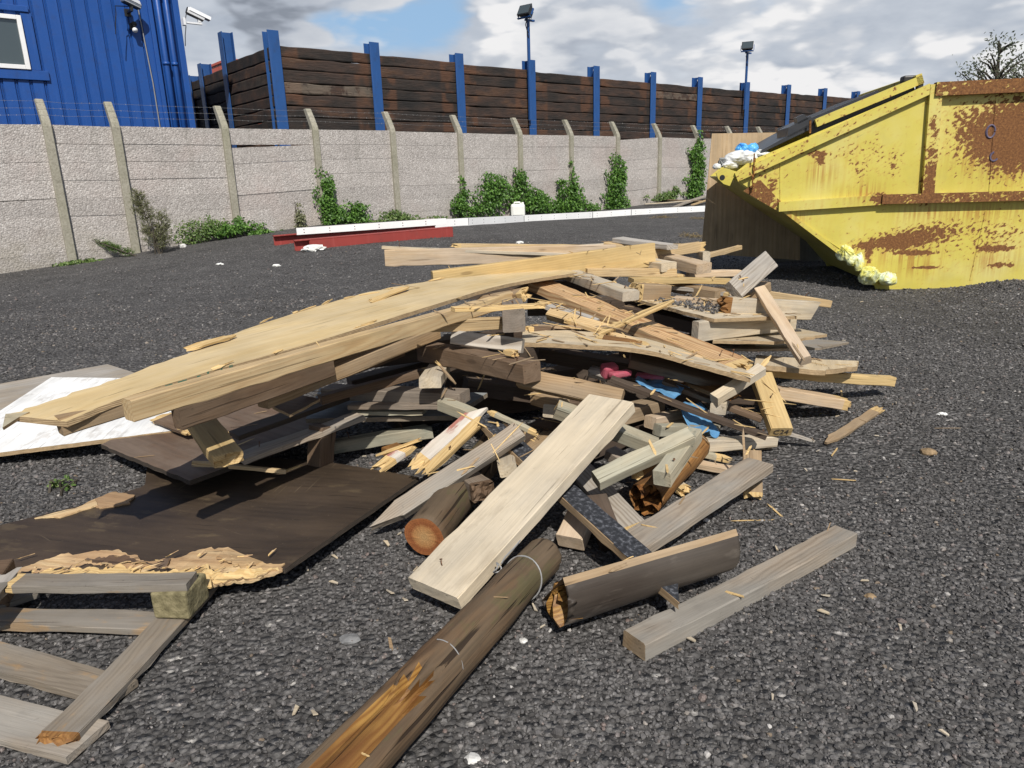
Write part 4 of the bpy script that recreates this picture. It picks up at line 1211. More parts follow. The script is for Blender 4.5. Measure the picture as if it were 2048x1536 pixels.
# bags in and under the skip
def skp(px, py, dep):
    p = onplane(px, py, S0 + SB * dep, SA); return p
def bag(label, mats, blobs, seed, cat='bag', name='plastic_bag'):
    mb = MB(); 
    for i, (px, py, dep, rx, ry, rz) in enumerate(blobs):
        p = skp(px, py, dep); bagblob(mb, p, rx, ry, rz, seed + i, .8)
    o = mb.build(name, mats, None, True); tag(o, label, cat, 'plastic bags on the skip')
bag('white plastic bag of rubbish spilling over the skip tip', M['bagwhite'], [(1482, 316, .12, .15, .16, .075), (1520, 308, .12, .08, .1, .04), (1462, 328, .08, .07, .08, .05)], 2)
bag('bright blue plastic bag on top of the white rubbish bag', M['bagblue'], [(1484, 298, .12, .055, .07, .05), (1505, 296, .14, .06, .07, .045)], 9)
bag('small white knotted bag end hanging at the skip lug', M['bagwhite'], [(1434, 333, .05, .04, .04, .03)], 12)
bag('grey bag scrap tucked beside the white rubbish bag', M['greypanel'], [(1448, 325, .1, .05, .06, .05)], 14)
bag('yellow plastic bag pinched under the sloping skip floor', M['bagyellow'], [(1690, 506, -.02, .055, .08, .08), (1703, 520, -.04, .05, .06, .06)], 20)
bag('grey green plastic bag hanging out of the skip corner', M['bagmint'], [(1718, 525, -.05, .04, .05, .09)], 24)
bag('pale yellow plastic bag on the ground at the skip corner', M['bagyellow'], [(1738, 552, -.10, .10, .09, .09)], 30)
bag('yellow and mint plastic bag on the ground, right of the pale one', M['bagmint'], [(1775, 558, -.10, .10, .08, .065)], 33)

# ---------------- plywood sheet and dark board standing behind the skip
def upright(name, label, cat, px, mat, edge, P0, d, th):
    P = [onplane(*q, P0, d) for q in px]
    n = Vector((-d.y, d.x, 0)); 
    c = sum(P, Vector()) / len(P); mw = frame(Vector((0, 0, 1)), n, c); inv = mw.inverted()
    mb = MB(); mb.prism([inv @ p for p in P], (0, 0, th))
    me = mb.mesh(); 
    for f in me.polygons: f.material_index = 0 if abs(f.normal.z) > .7 else 1
    o = link(name, me, [M[mat], M[edge]], mw); tag(o, label, cat); return o
PB = S0 + SB * 1.9
upright('plywood_sheet', 'large upright plywood sheet leaning behind the skip tip', 'plywood sheet', [(1424, 267), (1600, 264), (1600, 520), (1402, 507)], 'plyshut', 'edge', PB, SA, .018)
PB2 = S0 + SB * 2.3
upright('panel_board', 'dark grey board in the shade under the skip slope', 'board', [(1530, 300), (1950, 300), (1950, 540), (1530, 525)], 'greypanel', 'edgedark', PB2, SA, .03)
# ================================================================== THE WOOD PILE
G1 = 'loose timbers in the wood pile'
def T(label, a, b, w, t, roll=0, mat='pine', e0='cut', e1='cut', name='timber', cat='timber', **k):
    k.setdefault('group', G1)
    return timber(name, label, cat, a, b, w, t, roll, mat, e0, e1, **k)
# --- the long yellow panel on top
PN = empty('sheet_panel', pt(640, 690, 2.45), 'long yellow plywood panel sloping across the top of the pile to the left', 'wood panel')
NE = [(132, 843, 1.81), (255, 793, 1.94), (440, 737, 2.14), (640, 681, 2.43), (860, 612, 2.93), (1010, 569, 3.45), (1155, 545, 3.85)]
FE = [(14, 830, 1.85), (150, 785, 2.00), (330, 724, 2.26), (490, 660, 2.66), (700, 594, 3.22), (866, 561, 3.62), (1120, 534, 4.0)]
strip('sheet', None, None, NE, FE, .016, 'plyface', 'edge', parent=PN, sub=8, acr=6, rag=.002, ragfar=.012)
timber('batten', None, None, (118, 852, 1.83), (440, 757, 2.16), .045, .05, 0, 'mid', parent=PN)
q = sheet('torn_lip', None, None, [(6, 858, 1.80), (14, 830, 1.845), (60, 826, 1.86), (40, 838, 1.84), (24, 846, 1.82)], .01, 'green', 'edge', [0, 2], .004, parent=PN)
# torn splinters along its far edge
for a, b, w in (((372, 700, 2.36), (480, 668, 2.55), .03), ((590, 634, 2.95), (545, 642, 2.85), .012), ((735, 605, 3.05), (822, 572, 3.35), .03), ((640, 628, 2.95), (700, 607, 3.1), .02)):
    timber('splinter', None, None, a, b, w, .008, 10, 'splint', 'broken', 'point', parent=PN, amp=.05)
EB = T('long pale beam under the near edge of the yellow panel', (256, 820, 1.76), (1040, 592, 3.22), .058, .045, 90, 'pine', name='beam', bow=.0)

# --- beams at the back top of the pile
YB = T('yellow beam on edge with pencilled marks, along the back of the panel', (866, 568, 3.72), (1307, 509, 4.12), .132, .045, 90, 'pine2', name='beam')
T('pinkish white beam on edge overhanging the back left of the pile', (770, 516, 4.30), (1230, 505, 4.45), .095, .045, 90, 'pinkpine', name='beam')
T('thin grey lath lying on the overhanging pinkish beam', (764, 495, 4.325), (1160, 510, 4.40), .042, .018, 0, 'pale', name='lath', cat='lath')
T('thin yellow lath behind the grey lath on the back of the pile', (900, 491, 4.55), (1260, 495, 4.65), .06, .022, 0, 'pine', 'broken', name='lath', cat='lath')
T('whitish plank topmost at the back, behind the right end of the yellow beam', (1236, 479, 4.6), (1345, 494, 4.25), .10, .028, 0, 'greyw', name='plank', cat='plank')
T('pale yellow board just under the topmost whitish plank', (1212, 489, 4.6), (1320, 500, 4.45), .10, .035, 0, 'pine', name='plank', cat='plank')
T('short pine beam with a splintered right end at the back top', (1296, 508, 4.3), (1407, 493, 4.5), .05, .062, 0, 'pine', 'cut', 'broken', amp=.04)
T('thin stick poking out to the right from the back top', (1405, 514, 4.55), (1480, 495, 4.85), .032, .03, 0, 'pine', name='stick', cat='stick')
T('small upright block end at the back right of the pile top', (1380, 513, 4.75), (1413, 518, 4.35), .045, .085, 0, 'pale', name='block', cat='wood block')
T('pink tinted timber pointing forward at the back right of the top', (1306, 511, 4.45), (1408, 537, 4.05), .11, .058, 0, 'pinkpine')
T('dirty grey timber with chips on it, under the end of the yellow beam', (1240, 517, 4.4), (1338, 534, 4.02), .11, .05, 0, 'pale')
T('pale yellow timber lying level right of the panel end', (1172, 545, 3.95), (1350, 545, 4.05), .05, .045, 0, 'pine')
T('long flat pale board below the level yellow timber', (1262, 561, 3.85), (1466, 563, 3.95), .09, .026, 0, 'pine2', name='plank', cat='plank')
T('short pinkish timber lying behind the flat pale board', (1375, 548, 4.25), (1479, 546, 4.3), .05, .038, 0, 'pinkpine')
T('broken orange block with frayed top under the flat board', (1268, 584, 3.72), (1330, 586, 3.8), .10, .09, 0, 'mid', 'broken', 'cut', name='block', cat='wood block', amp=.02)
T('dirty grey timber end with grit on top, pointing right in the middle', (1130, 545, 4.0), (1262, 592, 3.42), .095, .048, 0, 'pale')
T('brown timber end showing in the shade under the flat board', (1330, 570, 4.05), (1440, 590, 3.72), .08, .05, 0, 'mid')
T('tan timber lying across behind the whitish leaning offcut', (1395, 585, 3.95), (1490, 582, 4.05), .05, .05, 0, 'pinkpine')
T('short timber with dirt around it on the shelf sheet', (1350, 602, 3.72), (1435, 608, 3.6), .05, .05, 0, 'pinkpine')
# --- right hand group
T('short whitish offcut leaning up, with bold arched grain', (1466, 583, 3.42), (1538, 521, 3.62), .098, .045, 52, 'greyw', name='offcut', cat='offcut')
T('tan stick leaning down from the offcut to the broken ply', (1520, 580, 3.45), (1611, 722, 2.98), .05, .045, 20, 'pinkpine', name='stick', cat='stick')
T('short brown block behind the top of the leaning stick', (1490, 594, 3.62), (1530, 572, 3.7), .075, .05, 0, 'mid', name='block', cat='wood block')
T('whitish beam on edge with a rough brown broken left end', (1436, 612, 3.36), (1624, 621, 3.56), .092, .05, 90, 'pale', 'broken', 'cut', name='beam', amp=.05, brk='orange', skew1=-.5)
T('slim yellow stick poking out right behind the whitish beam', (1515, 586, 3.85), (1660, 608, 3.9), .034, .04, 0, 'pine', name='stick', cat='stick')
sheet('ply_shelf', 'sheet of ply lying level with grit on it, right of centre', 'plywood sheet', [(1262, 599, 3.75), (1428, 641, 3.18), (1594, 635, 3.36), (1500, 596, 4.0)], .016, 'plypale', 'edge', [0], .006)
T('wide grey white beam on edge below the level ply shelf', (1390, 663, 3.2), (1586, 640, 3.46), .092, .045, 90, 'pale', name='beam')
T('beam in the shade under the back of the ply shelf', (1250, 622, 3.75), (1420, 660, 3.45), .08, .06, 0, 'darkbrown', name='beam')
sheet('broken_ply', 'broken ply with a ragged front edge below the grey beam', 'broken ply', [(1425, 684, 3.2), (1560, 686, 3.2), (1654, 671, 3.5), (1600, 660, 3.75), (1440, 660, 3.6)], .014, 'plypale', 'edge', [0, 1], .018)
sheet('broken_ply', 'thin grey ply with a pointed right end reaching to the gravel', 'broken ply', [(1418, 699, 3.25), (1508, 701, 3.3), (1640, 698, 3.62), (1698, 686, 3.95), (1610, 678, 4.1), (1440, 684, 3.8)], .012, 'plygrey', 'edgegrey', [0], .008)
T('big pine plank with swirling grain sloping down to the right', (1078, 570, 3.8), (1492, 741, 2.86), .15, .045, 0, 'grain', 'cut', 'broken', name='plank', cat='plank', amp=.05)
T('splintered stick lying across the big swirling pine plank', (1192, 669, 3.0), (1357, 597, 3.28), .03, .012, 15, 'splint', 'broken', 'point', name='splinter', cat='splinter', amp=.08)
strip('ply_strip', 'long bent strip of pale ply with a torn edge across the middle', 'ply strip', [(1043, 684, 2.85), (1270, 697, 2.82), (1390, 726, 2.76), (1502, 757, 2.68)], [(1046, 659, 3.08), (1240, 668, 3.08), (1380, 703, 2.98), (1498, 742, 2.84)], .018, 'plypale', 'edge', rag=.008, ragfar=.012)
T('grey timber with knots at the left of the pile centre', (905, 674, 2.87), (1046, 692, 2.80), .056, .05, 75, 'greyw')
T('square dark end of a timber pointing at the camera, top centre', (1028, 642, 2.74), (1022, 606, 3.3), .088, .088, 0, 'greybrown', skew0=.05)
T('small lit timber left of the square dark timber end', (838, 650, 2.78), (1012, 646, 3.0), .046, .05, 0, 'pine')
T('broken lath with frayed ends on top of the square dark timber', (906, 619, 2.68), (1092, 611, 2.84), .045, .016, 0, 'splint', 'cut', 'broken', name='lath', cat='lath', amp=.10)
T('broken brown stub with a rounded end under the panel edge', (960, 606, 3.3), (1054, 588, 3.12), .06, .045, 20, 'mid', 'cut', 'broken', name='stub', cat='broken wood', amp=.03)
T('pale timber in the gap behind the long bent ply strip', (1098, 628, 3.25), (1226, 664, 3.05), .045, .04, 30, 'pine')
T('whitish flat lath above the pale timber in the gap', (1076, 604, 3.35), (1190, 644, 3.15), .07, .018, 0, 'greyw', 'broken', name='lath', cat='lath')
T('dark brown squared beam with rounded edges in the pile centre', (1064, 745, 2.50), (850, 702, 3.05), .082, .072, 0, 'brown', name='beam')
T('yellowish timber right of the dark squared beam', (1040, 755, 2.58), (1244, 800, 2.44), .07, .045, 55, 'mid')
T('greenish timber passing under the wide pale plank', (1112, 818, 2.46), (1312, 894, 2.42), .06, .05, 15, 'green')
T('small pale block end left of the greenish timber', (1098, 822, 2.6), (1150, 820, 2.85), .05, .05, 0, 'pale', name='block', cat='wood block')
T('short brown timber in the gap above the greenish timber', (1070, 795, 2.75), (1130, 812, 2.62), .05, .05, 0, 'mid')
# --- right front group
T('dark thin lath with a lit edge sloping right to the marked timber', (1222, 757, 2.80), (1532, 873, 2.62), .045, .018, 0, 'darkbrown', name='lath', cat='lath')
T('second dark lath, behind the first and nearer the blue plastic', (1326, 764, 3.0), (1524, 838, 2.82), .045, .022, 0, 'brown', name='lath', cat='lath')
OKT = T('yellow timber with a grade mark on its end, standing out to the right', (1522, 752, 3.0), (1562, 864, 2.72), .088, .046, 0, 'pine2')
T('short whitish stick crossing above the rotten board', (1428, 800, 2.72), (1524, 739, 2.83), .042, .042, 15, 'pale', name='stick', cat='stick')
T('thin upright splinter at the top of the short whitish stick', (1515, 742, 2.85), (1546, 707, 2.92), .018, .006, 40, 'splint', 'broken', 'point', name='splinter', cat='splinter')
T('pale block end below the rotten orange board', (1446, 786, 2.95), (1436, 818, 2.72), .06, .045, 0, 'pale', name='block', cat='wood block')
T('rotten orange board with a crumbled end, right of the pink foam', (1372, 758, 2.98), (1472, 796, 2.76), .075, .018, 10, 'orange', 'broken', 'broken', name='board', cat='board', amp=.04, brk='rot')
T('long yellow timber lying out over the gravel at the far right', (1490, 737, 3.16), (1784, 762, 3.44), .045, .046, 0, 'pine2')
sheet('ply_strip', 'ragged split ply strip above the long yellow timber', 'ply strip', [(1508, 733, 3.06), (1640, 746, 3.08), (1716, 737, 3.28), (1716, 726, 3.42), (1610, 722, 3.4), (1512, 714, 3.4)], .022, 'plypale', 'edge', [0, 1, 2], .016)
T('pale pink timber with a torn lower edge at the right', (1545, 783, 3.08), (1692, 808, .05), .095, .05, 0, 'pinkpine', 'cut', 'broken', amp=.05)
T('brown splinter lying alone on the gravel at the right', (1645, 890, .014), (1766, 813, .014), .042, .012, 10, 'mid', 'point', 'broken', name='splinter', cat='splinter', amp=.09)
T('pale timber lying level below the marked timber end', (1372, 890, .10), (1548, 880, .045), .046, .046, 0, 'pale')
T('short stained timber near the end of the blue plastic', (1314, 860, 2.62), (1430, 859, 2.76), .048, .045, 0, 'green')
T('grey lath with a frayed end on the gravel right of the rotten log', (1380, 902, .07), (1464, 921, .03), .04, .02, 0, 'green', 'cut', 'broken', name='lath', cat='lath')
T('grey brown lath behind the cleated grey board', (1376, 925, .03), (1462, 940, .03), .05, .02, 0, 'pinkpine', name='lath', cat='lath')
T('grey painted splinter tips beside the marked timber', (1560, 862, 2.78), (1640, 886, .02), .03, .01, 0, 'greyw', 'cut', 'point', name='splinter', cat='splinter', amp=.12)
T('greenish timber right of the wide plank, leaning to the right', (1192, 962, .17), (1380, 872, .27), .052, .045, 25, 'green')
T('greenish timber end pointing forward above the rotten log', (1324, 958, .19), (1388, 868, .24), .056, .05, 0, 'green')
T('whitish pink plank sloping beside the black felted plank', (1150, 926, 2.5), (1280, 1070, .045), .085, .024, 10, 'greyw', name='plank', cat='plank', e1='broken', amp=.04)
FELT = T('black felt covered plank sloping down under the half log', (956, 828, 2.58), (1378, 1206, .075), .074, .028, 0, 'felt', 'cut', 'slant', name='plank', cat='plank', brk='pine', amp=.07)
FELT.data.materials.append(M['mid'])
for f in FELT.data.polygons:
    if f.center.z > -.012: f.material_index = 2
T('wide pale scaffold board lying across the front of the pile', (868, 1186, .072), (1223, 806, 2.38), .178, .042, 0, 'board', name='scaffold_board', cat='board')
T('grey brown timber with a tapered foot, left of the wide pale board', (738, 1060, .04), (1040, 862, 2.30), .064, .036, 34, 'grey', 'point', 'cut', amp=.10)
T('white flaked board with a broken ochre edge, left of centre', (822, 940, .12), (968, 810, 2.56), .060, .016, 14, 'whitered', 'broken', 'slant', name='board', cat='board', amp=.06)
T('ochre broken side of the white flaked board', (845, 948, .11), (965, 838, 2.50), .04, .020, 24, 'splint', 'broken', 'broken', name='splinter', cat='splinter', amp=.04)
T('small splintered chunk at the foot of the white flaked board', (748, 944, .05), (836, 884, 2.72), .055, .022, 0, 'whitered', 'broken', 'broken', name='splinter', cat='splinter', amp=.08)
T('slim pale spike beside the splintered chunk', (741, 915, .07), (846, 877, .13), .02, .008, 0, 'splint', 'point', 'broken', name='splinter', cat='splinter')
T('short dark stump of timber lying on the cut log', (918, 950, 2.38), (968, 985, 2.14), .075, .06, 0, 'greybrown', 'cut', 'broken', name='block', cat='wood block', amp=.025, brk='brown')
T('pale block end between the cut log and the wide board', (1012, 902, 2.42), (1016, 940, 2.2), .06, .045, 10, 'pale', name='block', cat='wood block')
T('brown block in the shade by the pole top', (1170, 1020, .09), (1140, 1085, .04), .085, .05, 0, 'pinkpine', name='block', cat='wood block')
T('dark brown timber in the shade under the felted plank', (1190, 1000, .1), (1225, 1090, .03), .07, .05, 0, 'darkbrown')
# grey board with a cleat
R37 = empty('cleated_board', pt(1400, 1000, .11), 'grey board with a short cleat nailed across its far end', 'board')
timber('board', None, None, (1262, 1096, .085), (1520, 930, .13), .098, .032, 0, 'grey', parent=R37)
timber('cleat', None, None, (1504, 903, .145), (1506, 996, .018), .062, .028, 0, 'mid', 'cut', 'broken', parent=R37, amp=.015)
def text_mark(name, txt, size, parent, mw, mat, label=None):
    cu = bpy.data.curves.new(name, 'FONT'); cu.body = txt; cu.size = size; cu.align_x = 'CENTER'; cu.align_y = 'CENTER'; cu.extrude = .0004
    tmp = bpy.data.objects.new('tmp', cu); COL.objects.link(tmp); bpy.context.view_layer.update()
    me = bpy.data.meshes.new_from_object(tmp.evaluated_get(bpy.context.evaluated_depsgraph_get())); bpy.data.objects.remove(tmp); bpy.data.curves.remove(cu)
    me.materials.clear()
    o = link(name, me, M[mat], mw, parent); return o
M['ink'] = painted('faded_black_ink', (.05, .04, .035), .8); M['greenink'] = painted('green_stamp_ink', (.06, .16, .11), .8, (.3, .25, .15), .9, 0)
def end_frame(o, L):
    w_ = world_of(o); X = w_.to_3x3().col[0]; Y = -w_.to_3x3().col[1]; Z = -w_.to_3x3().col[2]
    p_ = w_ @ Vector((L / 2 + .0012, 0, 0)); return Matrix(((Y.x, Z.x, X.x, p_.x), (Y.y, Z.y, X.y, p_.y), (Y.z, Z.z, X.z, p_.z), (0, 0, 0, 1)))
text_mark('grade_mark', 'C24', .036, OKT, end_frame(OKT, (pt(1562, 864, 2.72) - pt(1522, 752, 3.0)).length), 'ink')
# pencil marks and a stamp on the yellow beam, green stamp along the panel edge
mb = MB(); w_ = world_of(YB)
for (x, y, lx, ly, an) in ((.22, .0, .07, .0022, 50), (.255, -.028, .012, .0022, 0), (.245, .01, .004, .05, 0), (.20, .035, .05, .002, 60), (.53, -.02, .03, .002, 30), (.545, -.025, .02, .002, -70)):
    mb.box((0, 0, 0), lx, ly, .0008, w_ @ Matrix.Translation((x, y, -.0230)) @ Matrix.Rotation(math.radians(an), 4, 'Z'))
rr = random.Random(31)
for row in range(3):
    for k in range(7): mb.box((0, 0, 0), rr.uniform(.003, .006), rr.uniform(.004, .007), .0008, w_ @ Matrix.Translation((.185 + row * .014, -.03 + k * .009, -.0230)))
me = mb.mesh(); link('pencil_mark', me, M['ink'], Matrix.Identity(4), YB)
mb = MB()
for (px, py, v, l) in ((262, 792, 1.945, .03), (296, 782, 1.985, .02), (318, 776, 2.01, .016), (338, 768, 2.03, .024), (365, 760, 2.06, .03), (398, 750, 2.10, .012), (420, 741, 2.13, .02), (446, 733, 2.16, .018), (462, 729, 2.175, .014)):
    p = pt(px, py + 4, v - .012); an = math.atan2(2.42 - 1.80, -.64 + .97)
    mb = MB(); mb.box((0, 0, 0), l, .001, .009, Matrix.Translation(p) @ Matrix.Rotation(an, 4, 'Z') @ Matrix.Rotation(rr.uniform(-.1, .1), 4, 'X')); mb.build('stamp_mark', M['greenink'], PN)
T('weathered grey timber lying alone on the gravel in front', (1268, 1290, .028), (1690, 1072, .028), .074, .046, 0, 'grey', endm='mid')
# --- logs
def logthing(name, label, a, b, r0, r1, mat, endm, **k):
    o = roundlog('log', a, b, r0, r1, mat, endm, **k); o.name = name
    return tag(o, label, 'log', None)
logthing('cut_log', 'round log with a bright orange sawn end facing the camera', (848, 1074, .075), (1005, 872, .13), .064, .06, 'log', 'logend', seed=3)
logthing('rotten_log', 'log with a crumbling orange rotten end, right of the wide board', (1287, 1002, .07), (1392, 890, .10), .058, .055, 'orange', 'rot', seed=8, rot0=.07, rough=.008)
T('broken orange stub above the rotten log end', (1262, 950, .15), (1300, 920, .18), .045, .04, 0, 'orange', 'broken', 'cut', name='stub', cat='broken wood', amp=.03, brk='splint')
PO = empty('wooden_pole', pt(900, 1285, .085), 'weathered round pole with wire round it, rotted open at the near end', 'pole')
A_, B_ = pt(596, 1640, .075), pt(1100, 1098, .088)
LP = (B_ - A_).length
def carve(x, a):
    # hollow rotted out of the upper left flank towards the near end
    d = math.atan2(math.sin(a - 1.75), math.cos(a - 1.75))
    crk = .93 if abs(math.atan2(math.sin(a - 1.25), math.cos(a - 1.25)) - .05 * math.sin(x * 6)) < .075 and .25 < x < LP - .45 else 1
    f = sst((.37 - x + .05 * math.sin(a * 9)) / .08) * sst((1.05 - abs(d)) / .35)
    return crk * (1 - .42 * f) * (1 - .5 * sst((x - LP + .05) / .05) ** 2)
ol = roundlog('shaft', A_, B_, .062, .052, 'log', 'logend', seed=5, nx=70, seg=44, carve=carve, parent=PO, rough=.004, smooth=False)
# the bared heartwood gets its own material
ol.data.materials.append(M['rotyellow'])
L2 = LP / 2
for f in ol.data.polygons:
    c = f.center; rr_ = math.hypot(c.y, c.z); full = .062 + (.052 - .062) * (c.x + L2) / LP
    if c.x + L2 < .41 and rr_ < full * .80 and f.material_index == 0: f.material_index = 3
for f in ol.data.polygons:
    f.use_smooth = f.material_index == 0
Xp = (B_ - A_).normalized()
def wirering(s, name, rad, skew=0., wr=.0035, arc=(0, 360), turns=1):
    mb = MB(); fr_ = frame(Xp, Vector((0, 0, 1)), A_ + Xp * s); pts = []
    for i in range(33):
        a = math.radians(arc[0] + (arc[1] - arc[0]) * i / 32)
        pts.append(fr_ @ Vector((skew * math.sin(a) , rad * math.cos(a), rad * math.sin(a))))
    mb.tube(pts, wr, 6); return mb.build(name, M['wire'], PO)
wirering(LP - .17, 'wire_tie', .0555, .02, .0022)
wirering(LP - .56, 'wire_tie', .057, .015, .0014, (75, 170))
mb = MB(); fr_ = frame(Xp, Vector((0, 0, 1)), A_ + Xp * (LP - .17))
mb.tube([fr_ @ Vector(v) for v in ((-.03, .045, .05), (0, .050, .052), (.04, .048, .055), (.08, .046, .062))], .0022, 5)
mb.tube([fr_ @ Vector((-.04 + .014 * math.cos(a), .052 + .006 * math.sin(a * 2), .040 + .012 * math.sin(a))) for a in lin(0, 6.2, 20)], .0022, 5)
mb.build('wire_knot', M['wire'], PO)
# half round log
HA, HB = pt(1094, 1172, .125), pt(1436, 1074, .140)
hl = roundlog('half_log', HA, HB, .100, .094, 'halflog', 'rot', seed=14, nx=70, frac=.46, start=math.radians(141), seg=30, rot0=.05, rough=.0012)
for f in hl.data.polygons:
    if f.material_index == 0:
        a_ = math.degrees(math.atan2(f.center.z, f.center.y)) % 360
        if a_ < 150: f.material_index = 2; f.use_smooth = False
hl.data.materials[2] = M['mid']; hl.data.materials[1] = M['rotyellow']
tag(hl, 'half round log with smooth grey bark and a split pale top edge', 'half log')

# --- left side under the panel
T('grey brown timber lying level in the shade left of centre', (655, 783, 3.02), (930, 794, 2.74), .085, .048, 0, 'greybrown')
T('short pale block end above the level timber in the shade', (880, 735, 2.98), (860, 765, 2.68), .085, .045, 0, 'pale', name='block', cat='wood block')
sheet('grey_panel', 'grey painted panel lying level in the shade under the beams', 'panel', [(612, 842, .16), (905, 836, .17), (975, 790, .20), (640, 780, .18)], .02, 'greypanel', 'edgegrey')
T('dull green board on the end of the grey painted panel', (710, 822, .19), (850, 822, .20), .07, .016, 0, 'green', name='board', cat='board')
T('small block end beside the top of the white flaked board', (885, 808, 2.72), (946, 832, 2.60), .055, .045, 0, 'green', name='block', cat='wood block')
T('pale greenish timber on the ground by the dark sheet corner', (664, 894, .05), (858, 862, .085), .058, .05, 0, 'green', 'cut', 'cut', skew1=.5)
T('yellow stud with a paint daubed end hanging out under the panel', (398, 838, 2.42), (458, 920, 2.14), .092, .042, 0, 'pine2', 'cut', 'broken', amp=.012)
T('brown beam in the shade behind the long pale beam', (352, 832, 2.05), (660, 728, 2.55), .085, .042, 90, 'brown', name='beam')
T('tan beam in the shade ending over the pallet boards', (524, 801, 2.36), (870, 664, 3.05), .062, .055, 0, 'mid', name='beam')
T('reddish dark beam deep under the panel', (610, 760, 2.7), (800, 690, 3.0), .09, .05, 90, 'brown', name='beam')
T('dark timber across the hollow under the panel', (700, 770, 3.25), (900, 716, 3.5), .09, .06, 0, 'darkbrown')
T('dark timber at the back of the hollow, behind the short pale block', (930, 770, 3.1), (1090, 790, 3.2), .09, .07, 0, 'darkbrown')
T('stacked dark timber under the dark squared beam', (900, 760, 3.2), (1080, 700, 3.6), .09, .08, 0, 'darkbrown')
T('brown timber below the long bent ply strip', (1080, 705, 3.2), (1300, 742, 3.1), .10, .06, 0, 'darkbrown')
T('dark board under the middle of the bent ply strip', (1260, 716, 2.95), (1470, 770, 2.9), .09, .04, 20, 'brown', name='board', cat='board')
T('brown timber end showing right of the greenish timber', (1225, 835, 2.75), (1312, 812, 2.95), .09, .06, 0, 'mid')
T('dull pink timber end beside the blue plastic', (1300, 845, 2.75), (1376, 832, 2.9), .06, .05, 0, 'pinkpine')
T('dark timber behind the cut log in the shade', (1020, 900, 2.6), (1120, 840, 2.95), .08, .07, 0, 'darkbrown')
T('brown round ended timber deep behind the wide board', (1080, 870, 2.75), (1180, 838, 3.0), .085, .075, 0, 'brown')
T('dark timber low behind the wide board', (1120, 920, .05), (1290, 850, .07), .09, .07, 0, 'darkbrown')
T('tan board lying flat behind the wide board', (1050, 905, .10), (1110, 868, .12), .10, .02, 0, 'mid', name='board', cat='board')
sheet('brown_board', 'brown ply board with a pointed near corner beside the white board', 'board', [(203, 893, .075), (380, 966, .105), (700, 850, .125), (560, 800, .10), (330, 830, .085)], .018, 'plybrown', 'edgedark', [0], .005)
T('dark pallet slat upper in the shade above the brown ply board', (468, 872, .19), (720, 782, .24), .085, .02, 0, 'darkbrown', name='slat', cat='slat')
T('dark pallet slat lower in the shade above the brown ply board', (478, 918, .15), (720, 832, .19), .085, .02, 0, 'grey', name='slat', cat='slat')
T('upright dark red post stub in the shade', pt(640, 938, .02), pt(640, 938, .02) + Vector((.02, .03, .17)), .075, .075, 0, 'brown', name='post_stub', cat='post')
T('thin pale stick lying over the dark sheet under the stud', (384, 926, .145), (572, 943, .07), .018, .014, 0, 'pine', name='stick', cat='stick')
T('needle thin splinter at the tip of the thin pale stick', (556, 948, .06), (612, 927, .07), .010, .005, 0, 'splint', 'broken', 'point', name='splinter', cat='splinter')
T('torn scrap of ply on the white board under the panel', (318, 832, .12), (395, 862, .14), .09, .01, 10, 'brown', 'broken', 'broken', name='ply_scrap', cat='broken ply', amp=.05)
sheet('ply_scrap', 'grey brown ply scrap hanging below the tan beam', 'broken ply', [(545, 815, 2.5), (580, 832, 2.44), (640, 800, 2.62), (600, 792, 2.7)], .01, 'plybrown', 'edge', [0, 1], .006)
sheet('white_board', 'white painted board lying on the gravel at the left', 'board', [(104, 757, .05), (300, 760, .06), (372, 862, .10), (0, 909, .055), (-156, 928, .05)], .018, 'white', 'edge', [2], .004)
sheet('brown_board', 'thin brown board behind the white painted board', 'board', [(-140, 795, .035), (215, 730, .035), (272, 748, .035), (130, 830, .03), (-100, 842, .03)], .012, 'plygrey', 'edgegrey')
# dark sheet in front
DS = empty('dark_sheet', pt(420, 1050, .03), 'big dark brown film faced sheet with a torn near edge', 'board')
sheet('sheet', None, None, [(-140, 1090, .03), (75, 1036, .03), (190, 1008, .03), (290, 975, .03), (300, 900, .03), (660, 928, .035), (838, 958, .05), (570, 1142, .075), (420, 1156, .05), (200, 1150, .035), (0, 1156, .03), (-140, 1170, .03)], .016, 'plydark', 'edgedark', [2, 7, 8, 9, 10], .012, parent=DS, seg=.02)
sheet('torn_edge', None, None, [(570, 1128, .082), (520, 1126, .080), (470, 1132, .076), (432, 1116, .072), (456, 1098, .068), (402, 1100, .060), (345, 1120, .052), (300, 1126, .049), (262, 1110, .046), (222, 1100, .044), (172, 1108, .043), (130, 1111, .042), (62, 1130, .038), (-20, 1152, .035), (-30, 1175, .035), (40, 1160, .034), (100, 1154, .034), (200, 1158, .036), (300, 1162, .042), (385, 1172, .048), (425, 1172, .052), (500, 1160, .066), (566, 1144, .078)], .007, 'torn', 'torn', list(range(23)), .012, parent=DS, seg=.008, warp=.006, wf=18)
sheet('torn_edge', None, None, [(562, 1136, .086), (500, 1140, .083), (440, 1146, .077), (395, 1135, .068), (330, 1140, .056), (250, 1136, .05), (160, 1138, .048), (60, 1148, .043), (-10, 1165, .04), (60, 1166, .038), (200, 1160, .041), (330, 1160, .05), (430, 1170, .060), (500, 1158, .072)], .005, 'splint', 'torn', list(range(14)), .016, parent=DS, seg=.007, warp=.008, wf=30, seed=6)
sheet('torn_edge', None, None, [(250, 1112, .050), (300, 1128, .053), (340, 1122, .056), (330, 1134, .055), (230, 1128, .05), (170, 1120, .047)], .004, 'plybrown', 'torn', list(range(6)), .010, parent=DS, seg=.007, warp=.012, wf=22, seed=9)
